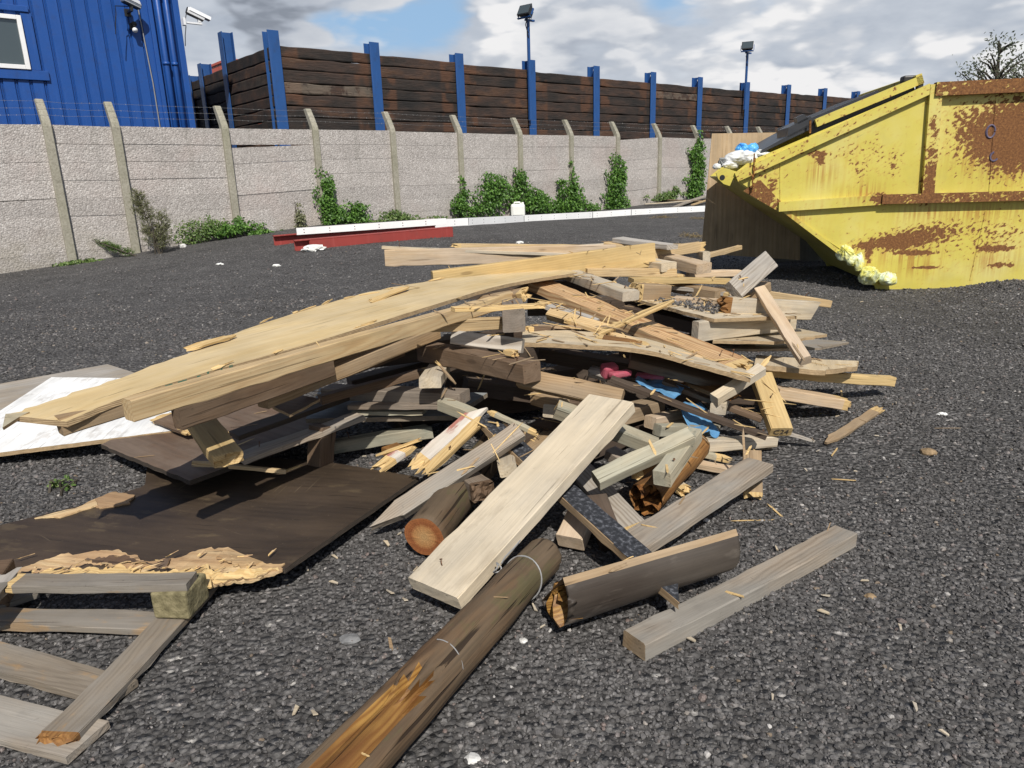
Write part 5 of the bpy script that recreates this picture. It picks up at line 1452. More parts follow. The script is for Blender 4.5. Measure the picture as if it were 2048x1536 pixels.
sheet('torn_edge', None, None, [(185, 1000, .042), (225, 985, .044), (270, 992, .043), (258, 1008, .042), (225, 1014, .042), (200, 1016, .042)], .006, 'torn', 'torn', list(range(6)), .008, parent=DS, seg=.01, warp=.008)
sheet('torn_edge', None, None, [(70, 1036, .041), (150, 1018, .041), (190, 1000, .042), (195, 1012, .042), (120, 1034, .041)], .006, 'torn', 'torn', list(range(5)), .006, parent=DS, seg=.01, warp=.006)
rr = random.Random(77)
for k in range(26):
    u = rr.random(); px = 20 + 540 * u; py = 1140 + rr.uniform(-22, 14) - 10 * u; z = .05 + .035 * u
    a = pt(px, py, z); l = rr.uniform(.02, .07); an = rr.gauss(.25, .5)
    timber('splinter', None, None, a, a + Vector((math.cos(an) * l, math.sin(an) * l, rr.uniform(-.004, .012))), rr.uniform(.002, .008), .002, rr.uniform(-30, 30), 'torn', 'broken', 'point', parent=DS, amp=.02)
timber('splinter', None, None, (408, 1130, .068), (417, 1178, .065), .02, .006, 10, 'splint', 'broken', 'broken', parent=DS, amp=.012)
# broken pallet
PL = empty('broken_pallet', pt(200, 1300, .02), 'broken grey wooden pallet at the lower left', 'pallet')
timber('top_board', None, None, (22, 1166, .128), (384, 1163, .118), .062, .022, 0, 'palletw', 'broken', 'cut', parent=PL, amp=.02)
c = pt(349, 1236, .035)
mb = MB(); mb.box((0, 0, .0), .098, .105, .076, Matrix.Translation(c + Vector((.0, .05, .036))) @ Matrix.Rotation(-.12, 4, 'Z'), bev=.006); M['block'] = speckle('chip_block', [(.3, (.10, .085, .045)), (.5, (.19, .165, .09)), (.7, (.28, .24, .14))], 45, .95, .006, bstr=.9)
mb.build('block', M['block'], PL)
timber('bottom_board', None, None, (408, 1168, .024), (108, 1486, .026), .082, .018, 0, 'palletw', 'cut', 'broken', parent=PL, amp=.02, brk='orange')
timber('cross_board', None, None, (-40, 1238, .022), (312, 1247, .018), .078, .018, 0, 'palletw', parent=PL)
timber('cross_board', None, None, (-60, 1300, .012), (246, 1388, .010), .085, .018, 0, 'palletw', parent=PL)
timber('cross_board', None, None, (-70, 1420, .012), (178, 1484, .010), .105, .018, 0, 'grey', parent=PL)
timber('cross_board', None, None, (-20, 1212, .03), (72, 1180, .03), .075, .018, 0, 'palletw', parent=PL)
c2 = pt(0, 1210, .03)
mb = MB(); mb.box((0, 0, 0), .075, .10, .10, Matrix.Translation(c2 + Vector((-.02, .03, .045))) @ Matrix.Rotation(.3, 4, 'Z'), bev=.006); mb.build('block', M['brown'], PL)
timber('side_board', None, None, (-60, 1230, .12), (22, 1140, .12), .07, .02, 0, 'palletw', 'cut', 'broken', parent=PL, amp=.08, brk='greyw')
# --- plastics and scraps in the pile
mb = MB()
def crumple(px, dep, lift, seed, name, label, mat, cat, amp=.03):
    """creased plastic: a folded grid with thickness"""
    rs = random.Random(seed)
    A = [pt(x, y, v) for x, y, v in px]
    n = 22; vs = []; fs = []
    for i in range(n + 1):
        for j in range(n + 1):
            u, v = i / n, j / n
            p = (A[0] * (1 - u) + A[1] * u) * (1 - v) + (A[3] * (1 - u) + A[2] * u) * v
            q = mnoise.noise(Vector((u * 2 + seed, v * 2, 0))) + .35 * abs(mnoise.noise(Vector((u * 5, v * 5 + seed, 1)))) + .1 * abs(mnoise.noise(Vector((u * 11, v * 11 + seed, 1))))
            vs.append(p + Vector((mnoise.noise(Vector((u * 2, v * 2, seed))) * amp, mnoise.noise(Vector((u * 2, v * 2, seed + 4))) * amp, lift + q * amp)))
    for i in range(n):
        for j in range(n):
            a = i * (n + 1) + j; fs.append((a, a + n + 1, a + n + 2, a + 1))
    me = mesh_from(vs, fs, None, True)
    bm = bmesh.new(); bm.from_mesh(me); bmesh.ops.solidify(bm, geom=bm.faces[:] , thickness=.003); bmesh.ops.recalc_face_normals(bm, faces=bm.faces[:]); bm.to_mesh(me); bm.free()
    c = sum(A, Vector()) / 4; me.transform(Matrix.Translation(-c))
    o = link(name, me, M[mat], Matrix.Translation(c)); return tag(o, label, cat)
crumple([(1338, 800, 2.80), (1402, 866, 2.60), (1440, 860, 2.68), (1400, 800, 2.95)], .0, -.01, 3, 'blue_sheet', 'crumpled light blue plastic sheet among the timbers', 'bluetarp', 'plastic sheet')
crumple([(1270, 762, 2.95), (1345, 800, 2.8), (1380, 775, 3.0), (1300, 750, 3.15)], .0, .0, 7, 'blue_sheet', 'shaded fold of blue plastic behind the dark lath', 'bluetarp', 'plastic sheet')
mb = MB(); p = pt(1218, 741, 2.95); mb.box((0, 0, 0), .07, .05, .06, Matrix.Translation(p) @ Matrix.Rotation(.4, 4, 'Z') @ Matrix.Rotation(.3, 4, 'X'), bev=.012)
p2 = pt(1240, 748, 2.92); mb.box((0, 0, 0), .10, .04, .025, Matrix.Translation(p2) @ Matrix.Rotation(.5, 4, 'Z'), bev=.008)
tag(mb.build('foam_scrap', M['pink'], None), 'pink foam scrap under the bent ply strip', 'foam')
mb = MB(); p = pt(1300, 752, 3.0); mb.box((0, 0, 0), .12, .04, .02, Matrix.Translation(p) @ Matrix.Rotation(-.3, 4, 'Z'), bev=.006)
tag(mb.build('foam_scrap', M['pink'], None), 'thin dark pink foam strip beside the blue plastic', 'foam')
tag(roundlog('bag_scrap', pt(1180, 742, 3.0), pt(1215, 748, 2.96), .02, .03, 'greyw', 'greyw', seed=4, rough=.02, nx=8), 'pale cloth scrap left of the pink foam', 'scrap')
# supports deep in the pile, barely seen
rr = random.Random(99)
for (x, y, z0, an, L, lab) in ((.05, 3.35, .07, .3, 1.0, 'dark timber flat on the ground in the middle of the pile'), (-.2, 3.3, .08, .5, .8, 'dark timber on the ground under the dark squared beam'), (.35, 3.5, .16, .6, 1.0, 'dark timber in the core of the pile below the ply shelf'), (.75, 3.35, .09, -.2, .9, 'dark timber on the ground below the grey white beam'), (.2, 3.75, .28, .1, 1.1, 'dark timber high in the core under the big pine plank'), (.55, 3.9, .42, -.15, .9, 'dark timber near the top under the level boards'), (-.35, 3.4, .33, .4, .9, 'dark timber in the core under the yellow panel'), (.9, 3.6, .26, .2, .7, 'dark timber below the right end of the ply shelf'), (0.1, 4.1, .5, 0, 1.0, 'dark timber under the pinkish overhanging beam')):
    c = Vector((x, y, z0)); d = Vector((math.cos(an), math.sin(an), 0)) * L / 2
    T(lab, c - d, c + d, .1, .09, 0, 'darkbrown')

rr = random.Random(41)
def along(S, u):
    u *= len(S) - 1; i = min(int(u), len(S) - 2); f = u - i
    return pt(*S[i]).lerp(pt(*S[i + 1]), f)
for k in range(16):
    near = k % 3 == 0; S = NE if near else FE; u = rr.uniform(.08, .95); a = along(S, u); d = (along(S, min(1, u + .04)) - a).normalized()
    l = rr.uniform(.03, .13); d = d + Vector((rr.uniform(-.2, .2), rr.uniform(-.2, .2), rr.uniform(-.02, .10))); a = a + Vector((rr.uniform(-.02, .02), 0, .002))
    timber('splinter', None, None, a, a + d * l, rr.uniform(.004, .014), rr.uniform(.002, .005), rr.uniform(-30, 30), 'splint', 'broken', 'point', parent=PN, amp=.03)
# rusty nails left in some of the timbers
NM = M['nail'] = speckle('rusty_nail', [(.3, (.05, .03, .02)), (.7, (.16, .08, .04))], 60, .7)
cand = [o for o in list(COL.objects) if o.type == 'MESH' and o.parent is None and o.get('group') == G1 and o.dimensions.x > .25]
for o in cand[::3]:
    w_ = world_of(o); bb = o.data.vertices; L = max(v.co.x for v in bb); W_ = max(v.co.y for v in bb); T_ = max(v.co.z for v in bb)
    for q in range(rr.choice((1, 2))):
        x = rr.choice((-1, 1)) * (L - rr.uniform(.06, .16)); y = rr.uniform(-.6, .6) * W_; h = rr.uniform(.008, .03)
        b0 = w_ @ Vector((x, y, -T_ + .004)); b1 = w_ @ Vector((x + rr.uniform(-.004, .004), y, -T_ - h * .6)); b2 = w_ @ Vector((x + rr.uniform(-.012, .012), y + rr.uniform(-.006, .006), -T_ - h))
        mb = MB(); mb.tube([b0, b1, b2], .0018, 5); mb.tube([b2, b2 + (b2 - b1).normalized() * .0015], .0042, 8)
        mb.build('nail', NM, o)

for a in (
 ('thin yellow batten lying under the splintered cross stick', (1130, 640, 3.15), (1290, 690, 2.98), .028, .02, 10, 'pine', 'broken', 'cut'),
 ('torn brown strip of ply on top of the long bent ply strip', (1190, 672, 2.98), (1300, 690, 2.92), .05, .006, 8, 'orange', 'broken', 'broken'),
 ('torn pale veneer curl on the long bent ply strip', (1310, 700, 2.92), (1420, 722, 2.88), .04, .005, 18, 'torn', 'broken', 'point'),
 ('yellow sliver of board in the shade right of the pink foam', (1348, 752, 3.0), (1420, 728, 3.12), .04, .012, 0, 'pine', 'broken', 'cut'),
 ('brown splintered lath beside the yellow sliver in the shade', (1330, 744, 3.05), (1432, 746, 3.1), .03, .012, 0, 'mid', 'broken', 'broken'),
 ('thin grey batten under the whitish leaning offcut', (1330, 574, 3.95), (1462, 590, 3.7), .035, .02, 0, 'greyw', 'cut', 'broken'),
 ('short yellow offcut lying behind the dirty grey timber end', (1285, 548, 4.2), (1370, 556, 4.05), .06, .03, 0, 'pine', 'cut', 'broken'),
 ('narrow pale batten at the back, left of the topmost whitish plank', (1100, 497, 4.6), (1225, 490, 4.7), .05, .025, 0, 'pale', 'broken', 'cut'),
 ('broken brown lath in the shade right of the square dark timber', (1050, 660, 3.05), (1180, 655, 3.2), .035, .03, 0, 'brown', 'broken', 'broken'),
 ('thin yellowish strip in the gap above the long bent ply strip', (1060, 652, 3.1), (1205, 656, 3.12), .03, .012, 0, 'mid', 'broken', 'broken'),
 ('small tan offcut standing below the dark squared beam', (1105, 778, 2.72), (1160, 768, 2.85), .05, .03, 30, 'mid', 'cut', 'broken'),
 ('dark splintered batten below the yellowish timber', (1090, 800, 2.72), (1235, 822, 2.70), .04, .03, 0, 'brown', 'broken', 'cut'),
 ('curved green stained stick crossing the top of the felted plank', (975, 822, 2.50), (1075, 868, 2.42), .022, .016, 0, 'green', 'broken', 'broken'),
 ('grey brown offcut behind the weathered pink plank', (1220, 905, 2.52), (1290, 948, 2.40), .06, .04, 0, 'greybrown', 'cut', 'cut'),
 ('small pale block on the ground beside the rotten log', (1340, 962, .03), (1375, 985, .025), .045, .03, 0, 'pale', 'cut', 'broken'),
 ('reddish offcut on the ground left of the white flaked board', (770, 905, .05), (800, 895, .05), .05, .035, 0, 'orange', 'cut', 'cut'),
 ('narrow dark batten deep under the tan beam', (640, 800, 2.75), (860, 742, 3.05), .04, .035, 0, 'brown', 'cut', 'broken'),
 ('thin splinter standing up before the short pale block', (870, 720, 2.80), (915, 772, 2.72), .012, .006, 0, 'mid', 'broken', 'point'),
 ('short yellow chunk caught on the dark squared beam', (1010, 703, 2.62), (1036, 708, 2.58), .03, .022, 0, 'splint', 'broken', 'broken'),
 ('long thin batten below the level timber in the shade', (700, 812, 2.85), (905, 812, 2.75), .045, .02, 0, 'greybrown', 'cut', 'broken'),
):
    T(a[0], a[1], a[2], a[3], a[4], a[5], a[6], a[7], a[8], name='offcut' if 'offcut' in a[0] or 'chunk' in a[0] or 'block' in a[0] else 'batten', cat='timber', amp=.03)
# ================================================================== GRAVEL, PLANTS, LITTER
def gravel():
    t = (1 + 5 ** .5) / 2
    iv = np.array([(-1, t, 0), (1, t, 0), (-1, -t, 0), (1, -t, 0), (0, -1, t), (0, 1, t), (0, -1, -t), (0, 1, -t), (t, 0, -1), (t, 0, 1), (-t, 0, -1), (-t, 0, 1)], float); iv /= np.linalg.norm(iv[0])
    fi = np.array([(0, 11, 5), (0, 5, 1), (0, 1, 7), (0, 7, 10), (0, 10, 11), (1, 5, 9), (5, 11, 4), (11, 10, 2), (10, 7, 6), (7, 1, 8), (3, 9, 4), (3, 4, 2), (3, 2, 6), (3, 6, 8), (3, 8, 9), (4, 9, 5), (2, 4, 11), (6, 2, 10), (8, 6, 7), (9, 8, 1)])
    pos = []; siz = []
    def add(y0, y1, dens, s0, s1, pw=2.2):
        area = 0; 
        w = lambda y: .80 * y + .55
        A = (y1 - y0) * 2 * w((y0 + y1) / 2); n = int(A * dens)
        y = RNG.uniform(y0, y1, n); x = RNG.uniform(-1, 1, n) * w(y) * 1.05
        pos.append(np.stack([x, y], 1)); siz.append(s0 + (s1 - s0) * RNG.random(n) ** pw)
    add(.75, 1.6, 16000, .0021, .0076); add(1.6, 2.6, 11500, .0025, .0085); add(2.6, 4.2, 5200, .0033, .0100); add(4.2, 7.5, 1200, .005, .014); add(7.5, 13, 160, .007, .017)
    add(.9, 4, 26, .009, .015, 1.5)
    P = np.concatenate(pos); S = np.concatenate(siz)
    # packed lanes: fewer loose stones where tyres and feet have pressed them in
    keep = np.array([mnoise.noise(Vector((x * .9, y * .9, 40))) + .55 * mnoise.noise(Vector((x * 3, y * 3, 41))) for x, y in P])
    k = keep > RNG.uniform(-.8, .32, len(P)); P = P[k]; S = S[k]
    Z = np.array([gz(x, y) for x, y in P])
    n = len(P)
    # random rotations
    q = RNG.normal(size=(n, 4)); q /= np.linalg.norm(q, axis=1)[:, None]
    a, b, c, d = q.T
    R = np.stack([np.stack([1 - 2 * (c * c + d * d), 2 * (b * c - a * d), 2 * (b * d + a * c)], 1), np.stack([2 * (b * c + a * d), 1 - 2 * (b * b + d * d), 2 * (c * d - a * b)], 1), np.stack([2 * (b * d - a * c), 2 * (c * d + a * b), 1 - 2 * (b * b + c * c)], 1)], 1)
    loc = iv[None] * RNG.uniform(.72, 1.2, (n, 12, 1)) * RNG.uniform(.62, 1.25, (n, 1, 3))
    V = np.einsum('nij,nkj->nki', R, loc) * S[:, None, None]
    V[:, :, 2] *= .8
    V[:, :, 0] += P[:, 0, None]; V[:, :, 1] += P[:, 1, None]; V[:, :, 2] += (Z + S * RNG.uniform(.0, .45, n))[:, None]
    V = V.reshape(-1, 3)
    Fc = (fi[None] + (np.arange(n) * 12)[:, None, None]).reshape(-1, 3)
    me = bpy.data.meshes.new('gravel')
    me.vertices.add(len(V)); me.vertices.foreach_set('co', V.ravel().astype('f'))
    me.loops.add(len(Fc) * 3); me.loops.foreach_set('vertex_index', Fc.ravel().astype('i'))
    me.polygons.add(len(Fc)); me.polygons.foreach_set('loop_start', (np.arange(len(Fc)) * 3).astype('i'))
    me.update(calc_edges=True)
    me.polygons.foreach_set('use_smooth', np.zeros(len(Fc), bool))
    o = link('gravel', me, M['stone'], Matrix.Identity(4)); tag(o, 'loose dark grey crushed stone covering the yard', None, None, 'stuff')
    print('stones', n)
gravel()
# grit and wood chips
mb = MB(); rr = random.Random(4)
for k in range(80):
    if k < 50: px, py = rr.uniform(560, 1800), rr.gauss(1000, 170)
    else: px, py = rr.uniform(0, 2048), rr.uniform(560, 1536)
    if py < 540: continue
    p = gpt(px, py); l = rr.uniform(.005, .018); an = rr.uniform(0, 6.28)
    Rm = Matrix.Translation(p + Vector((0, 0, .010))) @ Matrix.Rotation(an, 4, 'Z') @ Matrix.Rotation(rr.uniform(-.3, .3), 4, 'Y')
    w = l * rr.uniform(.12, .4)
    mb.add([Rm @ Vector(v) for v in ((-l, -w, 0), (-l * .6, w, 0), (l * .8, w * .8, 0.001), (l, -w * .3, 0), (-l, -w, .003), (-l * .6, w, .004), (l * .8, w * .8, .004), (l, -w * .3, .003))], [(3, 2, 1, 0), (4, 5, 6, 7), (0, 1, 5, 4), (1, 2, 6, 5), (2, 3, 7, 6), (3, 0, 4, 7)])
o = mb.build('wood_chips', M['pale'], None); tag(o, 'scattered pale wood chips over the gravel', None, None, 'stuff')
mb = MB()
SH = [pt(1290, 603, 3.68), pt(1428, 636, 3.22), pt(1500, 606, 3.85), pt(1400, 598, 3.85)]
for k in range(420):
    u, v = rr.random(), rr.random() ** 1.3
    q_ = SH[0].lerp(SH[1], u * .9 + .05).lerp(SH[3].lerp(SH[2], u), .08 + v * .8)
    s_ = rr.uniform(.003, .009)
    blob(mb, q_ + Vector((0, 0, .011 + max(0, rr.gauss(0, .010)))), s_, s_ * rr.uniform(.7, 1.2), s_ * .7, k, .4, 2, 1)
o = mb.build('grit', M['stone'], None); tag(o, 'dark grit lying on the level ply shelf', None, None, 'stuff')
def rock(label, px, py, r, mat, seed, flat=.6):
    p = gpt(px, py); mb = MB(); bm = bmesh.new(); bmesh.ops.create_icosphere(bm, subdivisions=2, radius=1)
    for v in bm.verts: v.co *= 1 + .28 * mnoise.noise(v.co * 1.6 + Vector((seed, 0, 0)))
    mb.add([p + Vector((v.co.x * r * 1.2, v.co.y * r, v.co.z * r * flat + r * flat * .5)) for v in bm.verts], [tuple(v.index for v in f.verts) for f in bm.faces]); bm.free()
    tag(mb.build('stone', M[mat], None), label, 'stone', 'larger loose stones on the gravel')
M['rocktan'] = speckle('tan_stone', [(.3, (.16, .11, .06)), (.7, (.34, .24, .14))], 40, .8)
M['rockwhite'] = speckle('white_stone', [(.3, (.45, .44, .42)), (.7, (.7, .69, .66))], 30, .8)
M['rockgrey'] = speckle('grey_stone', [(.3, (.12, .12, .12)), (.7, (.24, .24, .24))], 40, .8)
rock('tan stone alone on the gravel at the right', 1856, 908, .026, 'rocktan', 1)
rock('white stone at the bottom edge beside the pole end', 946, 1522, .014, 'rockwhite', 2)
rock('small white stone right of the pole', 1047, 1284, .010, 'rockwhite', 3)
rock('small white chip by the cleated board', 1413, 1042, .009, 'rockwhite', 4)
rock('white lump among the weeds by the concrete wall', 330, 477, .10, 'rockwhite', 5, .9)
rock('smaller white lump right of the weeds by the concrete wall', 366, 495, .06, 'rockwhite', 6, .8)
rock('grey lump on the gravel left of the pole', 700, 1280, .022, 'rockgrey', 7, .3)
rock('orange pebble at the lower right', 1740, 1195, .012, 'rocktan', 8)
# torn splinters and slivers lying on whatever is below them in the pile
bpy.context.view_layer.update(); dg = bpy.context.evaluated_depsgraph_get()
sm = [MB(), MB()]; rr = random.Random(61); cnt = 0
while cnt < 400:
    x, y = rr.gauss(.35, .62), rr.gauss(3.05, .62)
    hit, loc, nrm_, fi_, ob, mx = scene.ray_cast(dg, Vector((x, y, 1.5)), Vector((0, 0, -1)))
    if not hit or ob.name.startswith(('gravel', 'ground')) and rr.random() < .88: continue
    if ob.name.startswith(('scaffold', 'sheet')): continue
    l = rr.uniform(.010, .055) * (2.0 if rr.random() < .25 else 1); w = rr.uniform(.0015, .006); t_ = rr.uniform(.001, .003)
    Rm = Matrix.Translation(loc + Vector((0, 0, .003))) @ nrm_.to_track_quat('Z', 'Y').to_matrix().to_4x4() @ Matrix.Rotation(rr.uniform(0, 6.28), 4, 'Z') @ Matrix.Rotation(rr.gauss(0, .12), 4, 'Y')
    vs = [(-l, -w * .3, 0), (-l * .8, w, 0), (l * .7, w * .7, 0), (l, 0, 0), (l * .6, -w, 0)]
    sm[0 if rr.random() < .55 else 1].prism([Rm @ Vector(v) for v in vs], Rm.to_3x3() @ Vector((0, 0, t_))); cnt += 1
o = sm[0].build('wood_splinters', M['splint'], None); tag(o, 'pale splinters and slivers scattered over the wood pile', None, None, 'stuff')
o = sm[1].build('bark_slivers', M['mid'], None); tag(o, 'brown slivers scattered over the wood pile', None, None, 'stuff')
# papers
def paper(label, px, py, r, seed, mat='bagwhite'):
    p = gpt(px, py); mb = MB(); blob(mb, p + Vector((0, 0, r * .25)), r, r * .6, r * .35, seed, .5, 2.2, 3)
    tag(mb.build('paper_scrap', M[mat], None, False), label, 'litter', 'pale litter on the gravel')
paper('white paper bag lying against the red steel beam', 627, 503, .17, 3)
paper('tiny white paper scrap left of the red beams', 553, 533, .05, 5); paper('small pale scrap on the gravel near the wall', 440, 530, .05, 8)
paper('pale scrap behind the overhanging pinkish beam', 1040, 487, .06, 6); paper('white flake on gravel right of the pile', 1885, 830, .02, 9)

# ---------------- plants
def leaf(mb, p, d, n, L, W):
    d = d.normalized(); s = d.cross(n)
    if s.length < 1e-4: s = d.orthogonal()
    s.normalize(); n2 = s.cross(d)
    mb.add([p, p + d * L * .45 + s * W * .5 + n2 * L * .06, p + d * L, p + d * L * .45 - s * W * .5 + n2 * L * .06], [(0, 1, 2, 3)])
def rv(rr): return Vector((rr.gauss(0, 1), rr.gauss(0, 1), rr.gauss(0, 1))).normalized()
def clump(name, label, cat, base, blobs, n, L, mat, seed, stems=8, group=None, droop=.2):
    """shrubby clump: stems up from the base, leaves spread through several lumps"""
    rr = random.Random(seed)
    r = empty(name, base, label, cat, group)
    st = MB(); lf = MB()
    tot = sum(b[3] * b[4] * b[5] for b in blobs)
    for (x, y, z, rx, ry, rz) in blobs:
        m = int(n * rx * ry * rz / tot)
        cl = [Vector((rr.gauss(0, .42), rr.gauss(0, .42), rr.gauss(0, .42))) for _ in range(max(4, m // 22))]
        for k in range(m):
            c = rr.choice(cl); v = c + Vector((rr.gauss(0, .16), rr.gauss(0, .16), rr.gauss(0, .16)))
            p = base + Vector((x + v.x * rx, y + v.y * ry, max(.01, z + v.z * rz)))
            d = rv(rr); d.z -= droop
            leaf(lf, p, d, rv(rr) + Vector((0, -.4, .8)), L * rr.uniform(.6, 1.3), L * rr.uniform(.5, .9))
        for k in range(stems):
            c = rr.choice(cl); e = base + Vector((x + c.x * rx, y + c.y * ry, max(.02, z + c.z * rz)))
            b = base + Vector((x * .6 + rr.uniform(-.5, .5) * rx, y * .6 + rr.uniform(-.1, .1), -.03)); mid = b.lerp(e, .5) + Vector((rr.uniform(-.05, .05), rr.uniform(-.05, .05), .04))
            st.tube([b, mid, e], [.008, .005, .002], 4)
    me = lf.mesh(); me.transform(Matrix.Translation(-base)); child(me, 'leaves', M[mat], r)
    me = st.mesh(); me.transform(Matrix.Translation(-base)); child(me, 'stems', M['bark'], r)
    return r
def wallpt(px, py, off=.06):
    return onplane(px, py, W0 + WN * (.06 + off), WD)
def ivy(label, spots, n, L, seed, mat='ivy', name='ivy', cat='ivy'):
    """climbing plant on the wall: list of (px, py, half width px, half height px) lumps along the wall plane"""
    rr = random.Random(seed)
    gx = sum(s[0] for s in spots) / len(spots); gy = max(s[1] + s[3] for s in spots)
    base = wallpt(gx, gy, .08)
    r = empty(name, base, label, cat, 'climbers along the concrete wall')
    lf = MB(); st = MB()
    tot = sum(s[2] * s[3] for s in spots)
    for (px, py, hw, hh) in spots:
        c = wallpt(px, py, .10); k = c.y * .97 / FOC
        rw, rh = hw * k * 1.5, hh * k * 1.15
        m = int(1.5 * n * hw * hh / tot)
        cl = [(rr.gauss(0, .45), rr.gauss(0, .5), rr.random()) for _ in range(max(5, m // 16))]
        for i in range(m):
            cx, cz, cd = rr.choice(cl); a, b = cx + rr.gauss(0, .15), cz + rr.gauss(0, .15)
            dep = max(0, 1 - (a * a + b * b) * .5) * .16 * rr.random() * (1 + cd)
            p = c + WD * a * rw + WN * (dep - .06) + Vector((0, 0, b * rh))
            d = Vector((rr.gauss(0, .7), rr.gauss(0, .7), -.6)) 
            leaf(lf, p, d, WN + rv(rr) * .7, L * rr.uniform(.6, 1.3), L * rr.uniform(.6, 1))
        for i in range(5):
            a = c + WD * rr.uniform(-.5, .5) * rw + Vector((0, 0, -rh)); b = c + WD * rr.uniform(-.6, .6) * rw + Vector((0, 0, rh * .9))
            st.tube([a, a.lerp(b, .5) + WD * rr.uniform(-.05, .05), b], [.008, .006, .003], 4)
    me = lf.mesh(); me.transform(Matrix.Translation(-base)); child(me, 'leaves', M[mat], r)
    me = st.mesh(); me.transform(Matrix.Translation(-base)); child(me, 'stems', M['bark'], r)
ivy('ivy column on the wall post just left of the plywood sheet', [(1396, 300, 12, 22), (1394, 335, 17, 30), (1392, 375, 20, 24)], 1500, .085, 1)
ivy('rounded bright ivy column right of the white can', [(1237, 345, 14, 24), (1232, 375, 20, 26), (1232, 405, 26, 20)], 1700, .075, 2)
ivy('pointed ivy mound on a wall post, left of the rounded column', [(1145, 365, 8, 22), (1145, 395, 22, 20), (1140, 412, 40, 16), (1122, 375, 7, 18)], 1700, .07, 3)
ivy('big hanging ivy mass behind the white can', [(990, 365, 24, 16), (1035, 360, 14, 20), (985, 395, 34, 30), (1045, 390, 26, 26), (1070, 405, 30, 20)], 2000, .07, 4)
ivy('low trailing ivy along the wall foot right of the white can', [(1085, 412, 40, 12), (1080, 395, 16, 14), (1180, 415, 24, 8)], 900, .06, 21)
ivy('low weeds along the wall foot left of the dark ivy', [(870, 440, 30, 5), (835, 440, 14, 6), (755, 442, 20, 5)], 420, .05, 22, 'weed', 'weed', 'weed')
ivy('dark ivy left of the big hanging mass', [(925, 385, 8, 20), (915, 410, 14, 22), (945, 420, 26, 14)], 900, .06, 5)
ivy('tall narrow climber right of the fourth wall post', [(655, 370, 9, 26), (655, 405, 14, 26), (665, 430, 24, 18)], 1300, .055, 6)
ivy('low bushy climber above the white channel end', [(712, 420, 18, 16), (705, 440, 30, 13)], 1100, .055, 7)
ivy('small green weed at the foot of the fifth wall post', [(795, 436, 28, 10), (785, 428, 10, 10)], 600, .05, 8, 'weed', 'weed', 'weed')
ivy('sprawling green weed left of the ivied post by the sheet', [(1340, 388, 22, 10), (1325, 395, 28, 7), (1350, 380, 8, 10)], 600, .07, 9, 'weed', 'weed', 'weed')
ivy('thin weed on the wall left of the fourth post', [(596, 430, 8, 20), (600, 445, 10, 12)], 330, .04, 10, 'dryweed', 'weed', 'weed')
ivy('low green bush at the foot of the wall behind the red beams', [(470, 455, 22, 14), (515, 463, 24, 9), (440, 462, 20, 12)], 1100, .055, 11, 'ivy', 'bush', 'bush')
ivy('pale green weeds left of the low green bush', [(400, 462, 34, 18), (380, 476, 26, 10), (428, 452, 22, 14)], 900, .04, 12, 'weed', 'weed', 'weed')
ivy('yellowish weeds along the foot of the first wall post', [(140, 526, 30, 5), (175, 520, 22, 4)], 260, .05, 13, 'weed', 'weed', 'weed')
def twiggy(label, base_px, tip_px, spread, n, seed, off, mat='dryweed'):
    rr = random.Random(seed); b = gpt(*base_px); 
    k = b.y * .97 / FOC
    top = b + Vector(((tip_px[0] - base_px[0]) * k, .05, (base_px[1] - tip_px[1]) * k))
    r = empty('dry_weed', b, label, 'weed', 'dry weeds by the concrete wall'); st = MB(); lf = MB()
    ax = top - b
    for s in range(3):
        off_ = Vector((rr.uniform(-.06, .06), rr.uniform(-.03, .03), 0)) * (s > 0)
        st.tube([b + off_, b + ax * .5 + off_ * 2, b + ax * (1 - .15 * s) + off_ * 3], [.012, .008, .003], 5)
    for i in range(n):
        f = rr.uniform(.06, .98); p = b + ax * f
        side = rr.choice((-1, 1)); L = spread * (1 - f * .75) * rr.uniform(.5, 1.1)
        perp = Vector((side * rr.uniform(.5, 1), rr.uniform(-.4, .4), 0)) 
        e = p + perp * L + ax.normalized() * L * rr.uniform(.3, .9)
        st.tube([p, p.lerp(e, .5) + Vector((0, 0, .01)), e], [.004, .003, .0015], 3)
        for j in range(15):
            g_ = rr.uniform(.2, 1); q = p.lerp(e, g_) + rv(rr) * .02
            leaf(lf, q, rv(rr) + Vector((0, 0, .3)), rv(rr), rr.uniform(.05, .09), rr.uniform(.007, .014))
    me = lf.mesh(); me.transform(Matrix.Translation(-b)); child(me, 'leaves', M[mat], r)
    me = st.mesh(); me.transform(Matrix.Translation(-b)); child(me, 'stems', M['bark'], r)
twiggy('tall dry weed standing against the wall, left of the low bushes', (318, 508), (292, 385), .40, 120, 1, 0)
twiggy('second dry weed leaning right of the tall one', (318, 508), (335, 425), .32, 70, 2, 0)
twiggy('dry weed lying over to the left along the wall foot', (272, 512), (150, 462), .20, 95, 3, 0, 'weed')
twiggy('grey dry twig at the left edge by the wall', (-6, 500), (8, 455), .12, 20, 4, 0, 'dryweed')
p = gpt(125, 975)
clump('weed', 'tiny bright green weed growing in the gravel at the left', 'weed', p, [(0, 0, .02, .035, .03, .02), (.02, -.015, .01, .03, .03, .01)], 70, .02, 'weed', 5, 2)
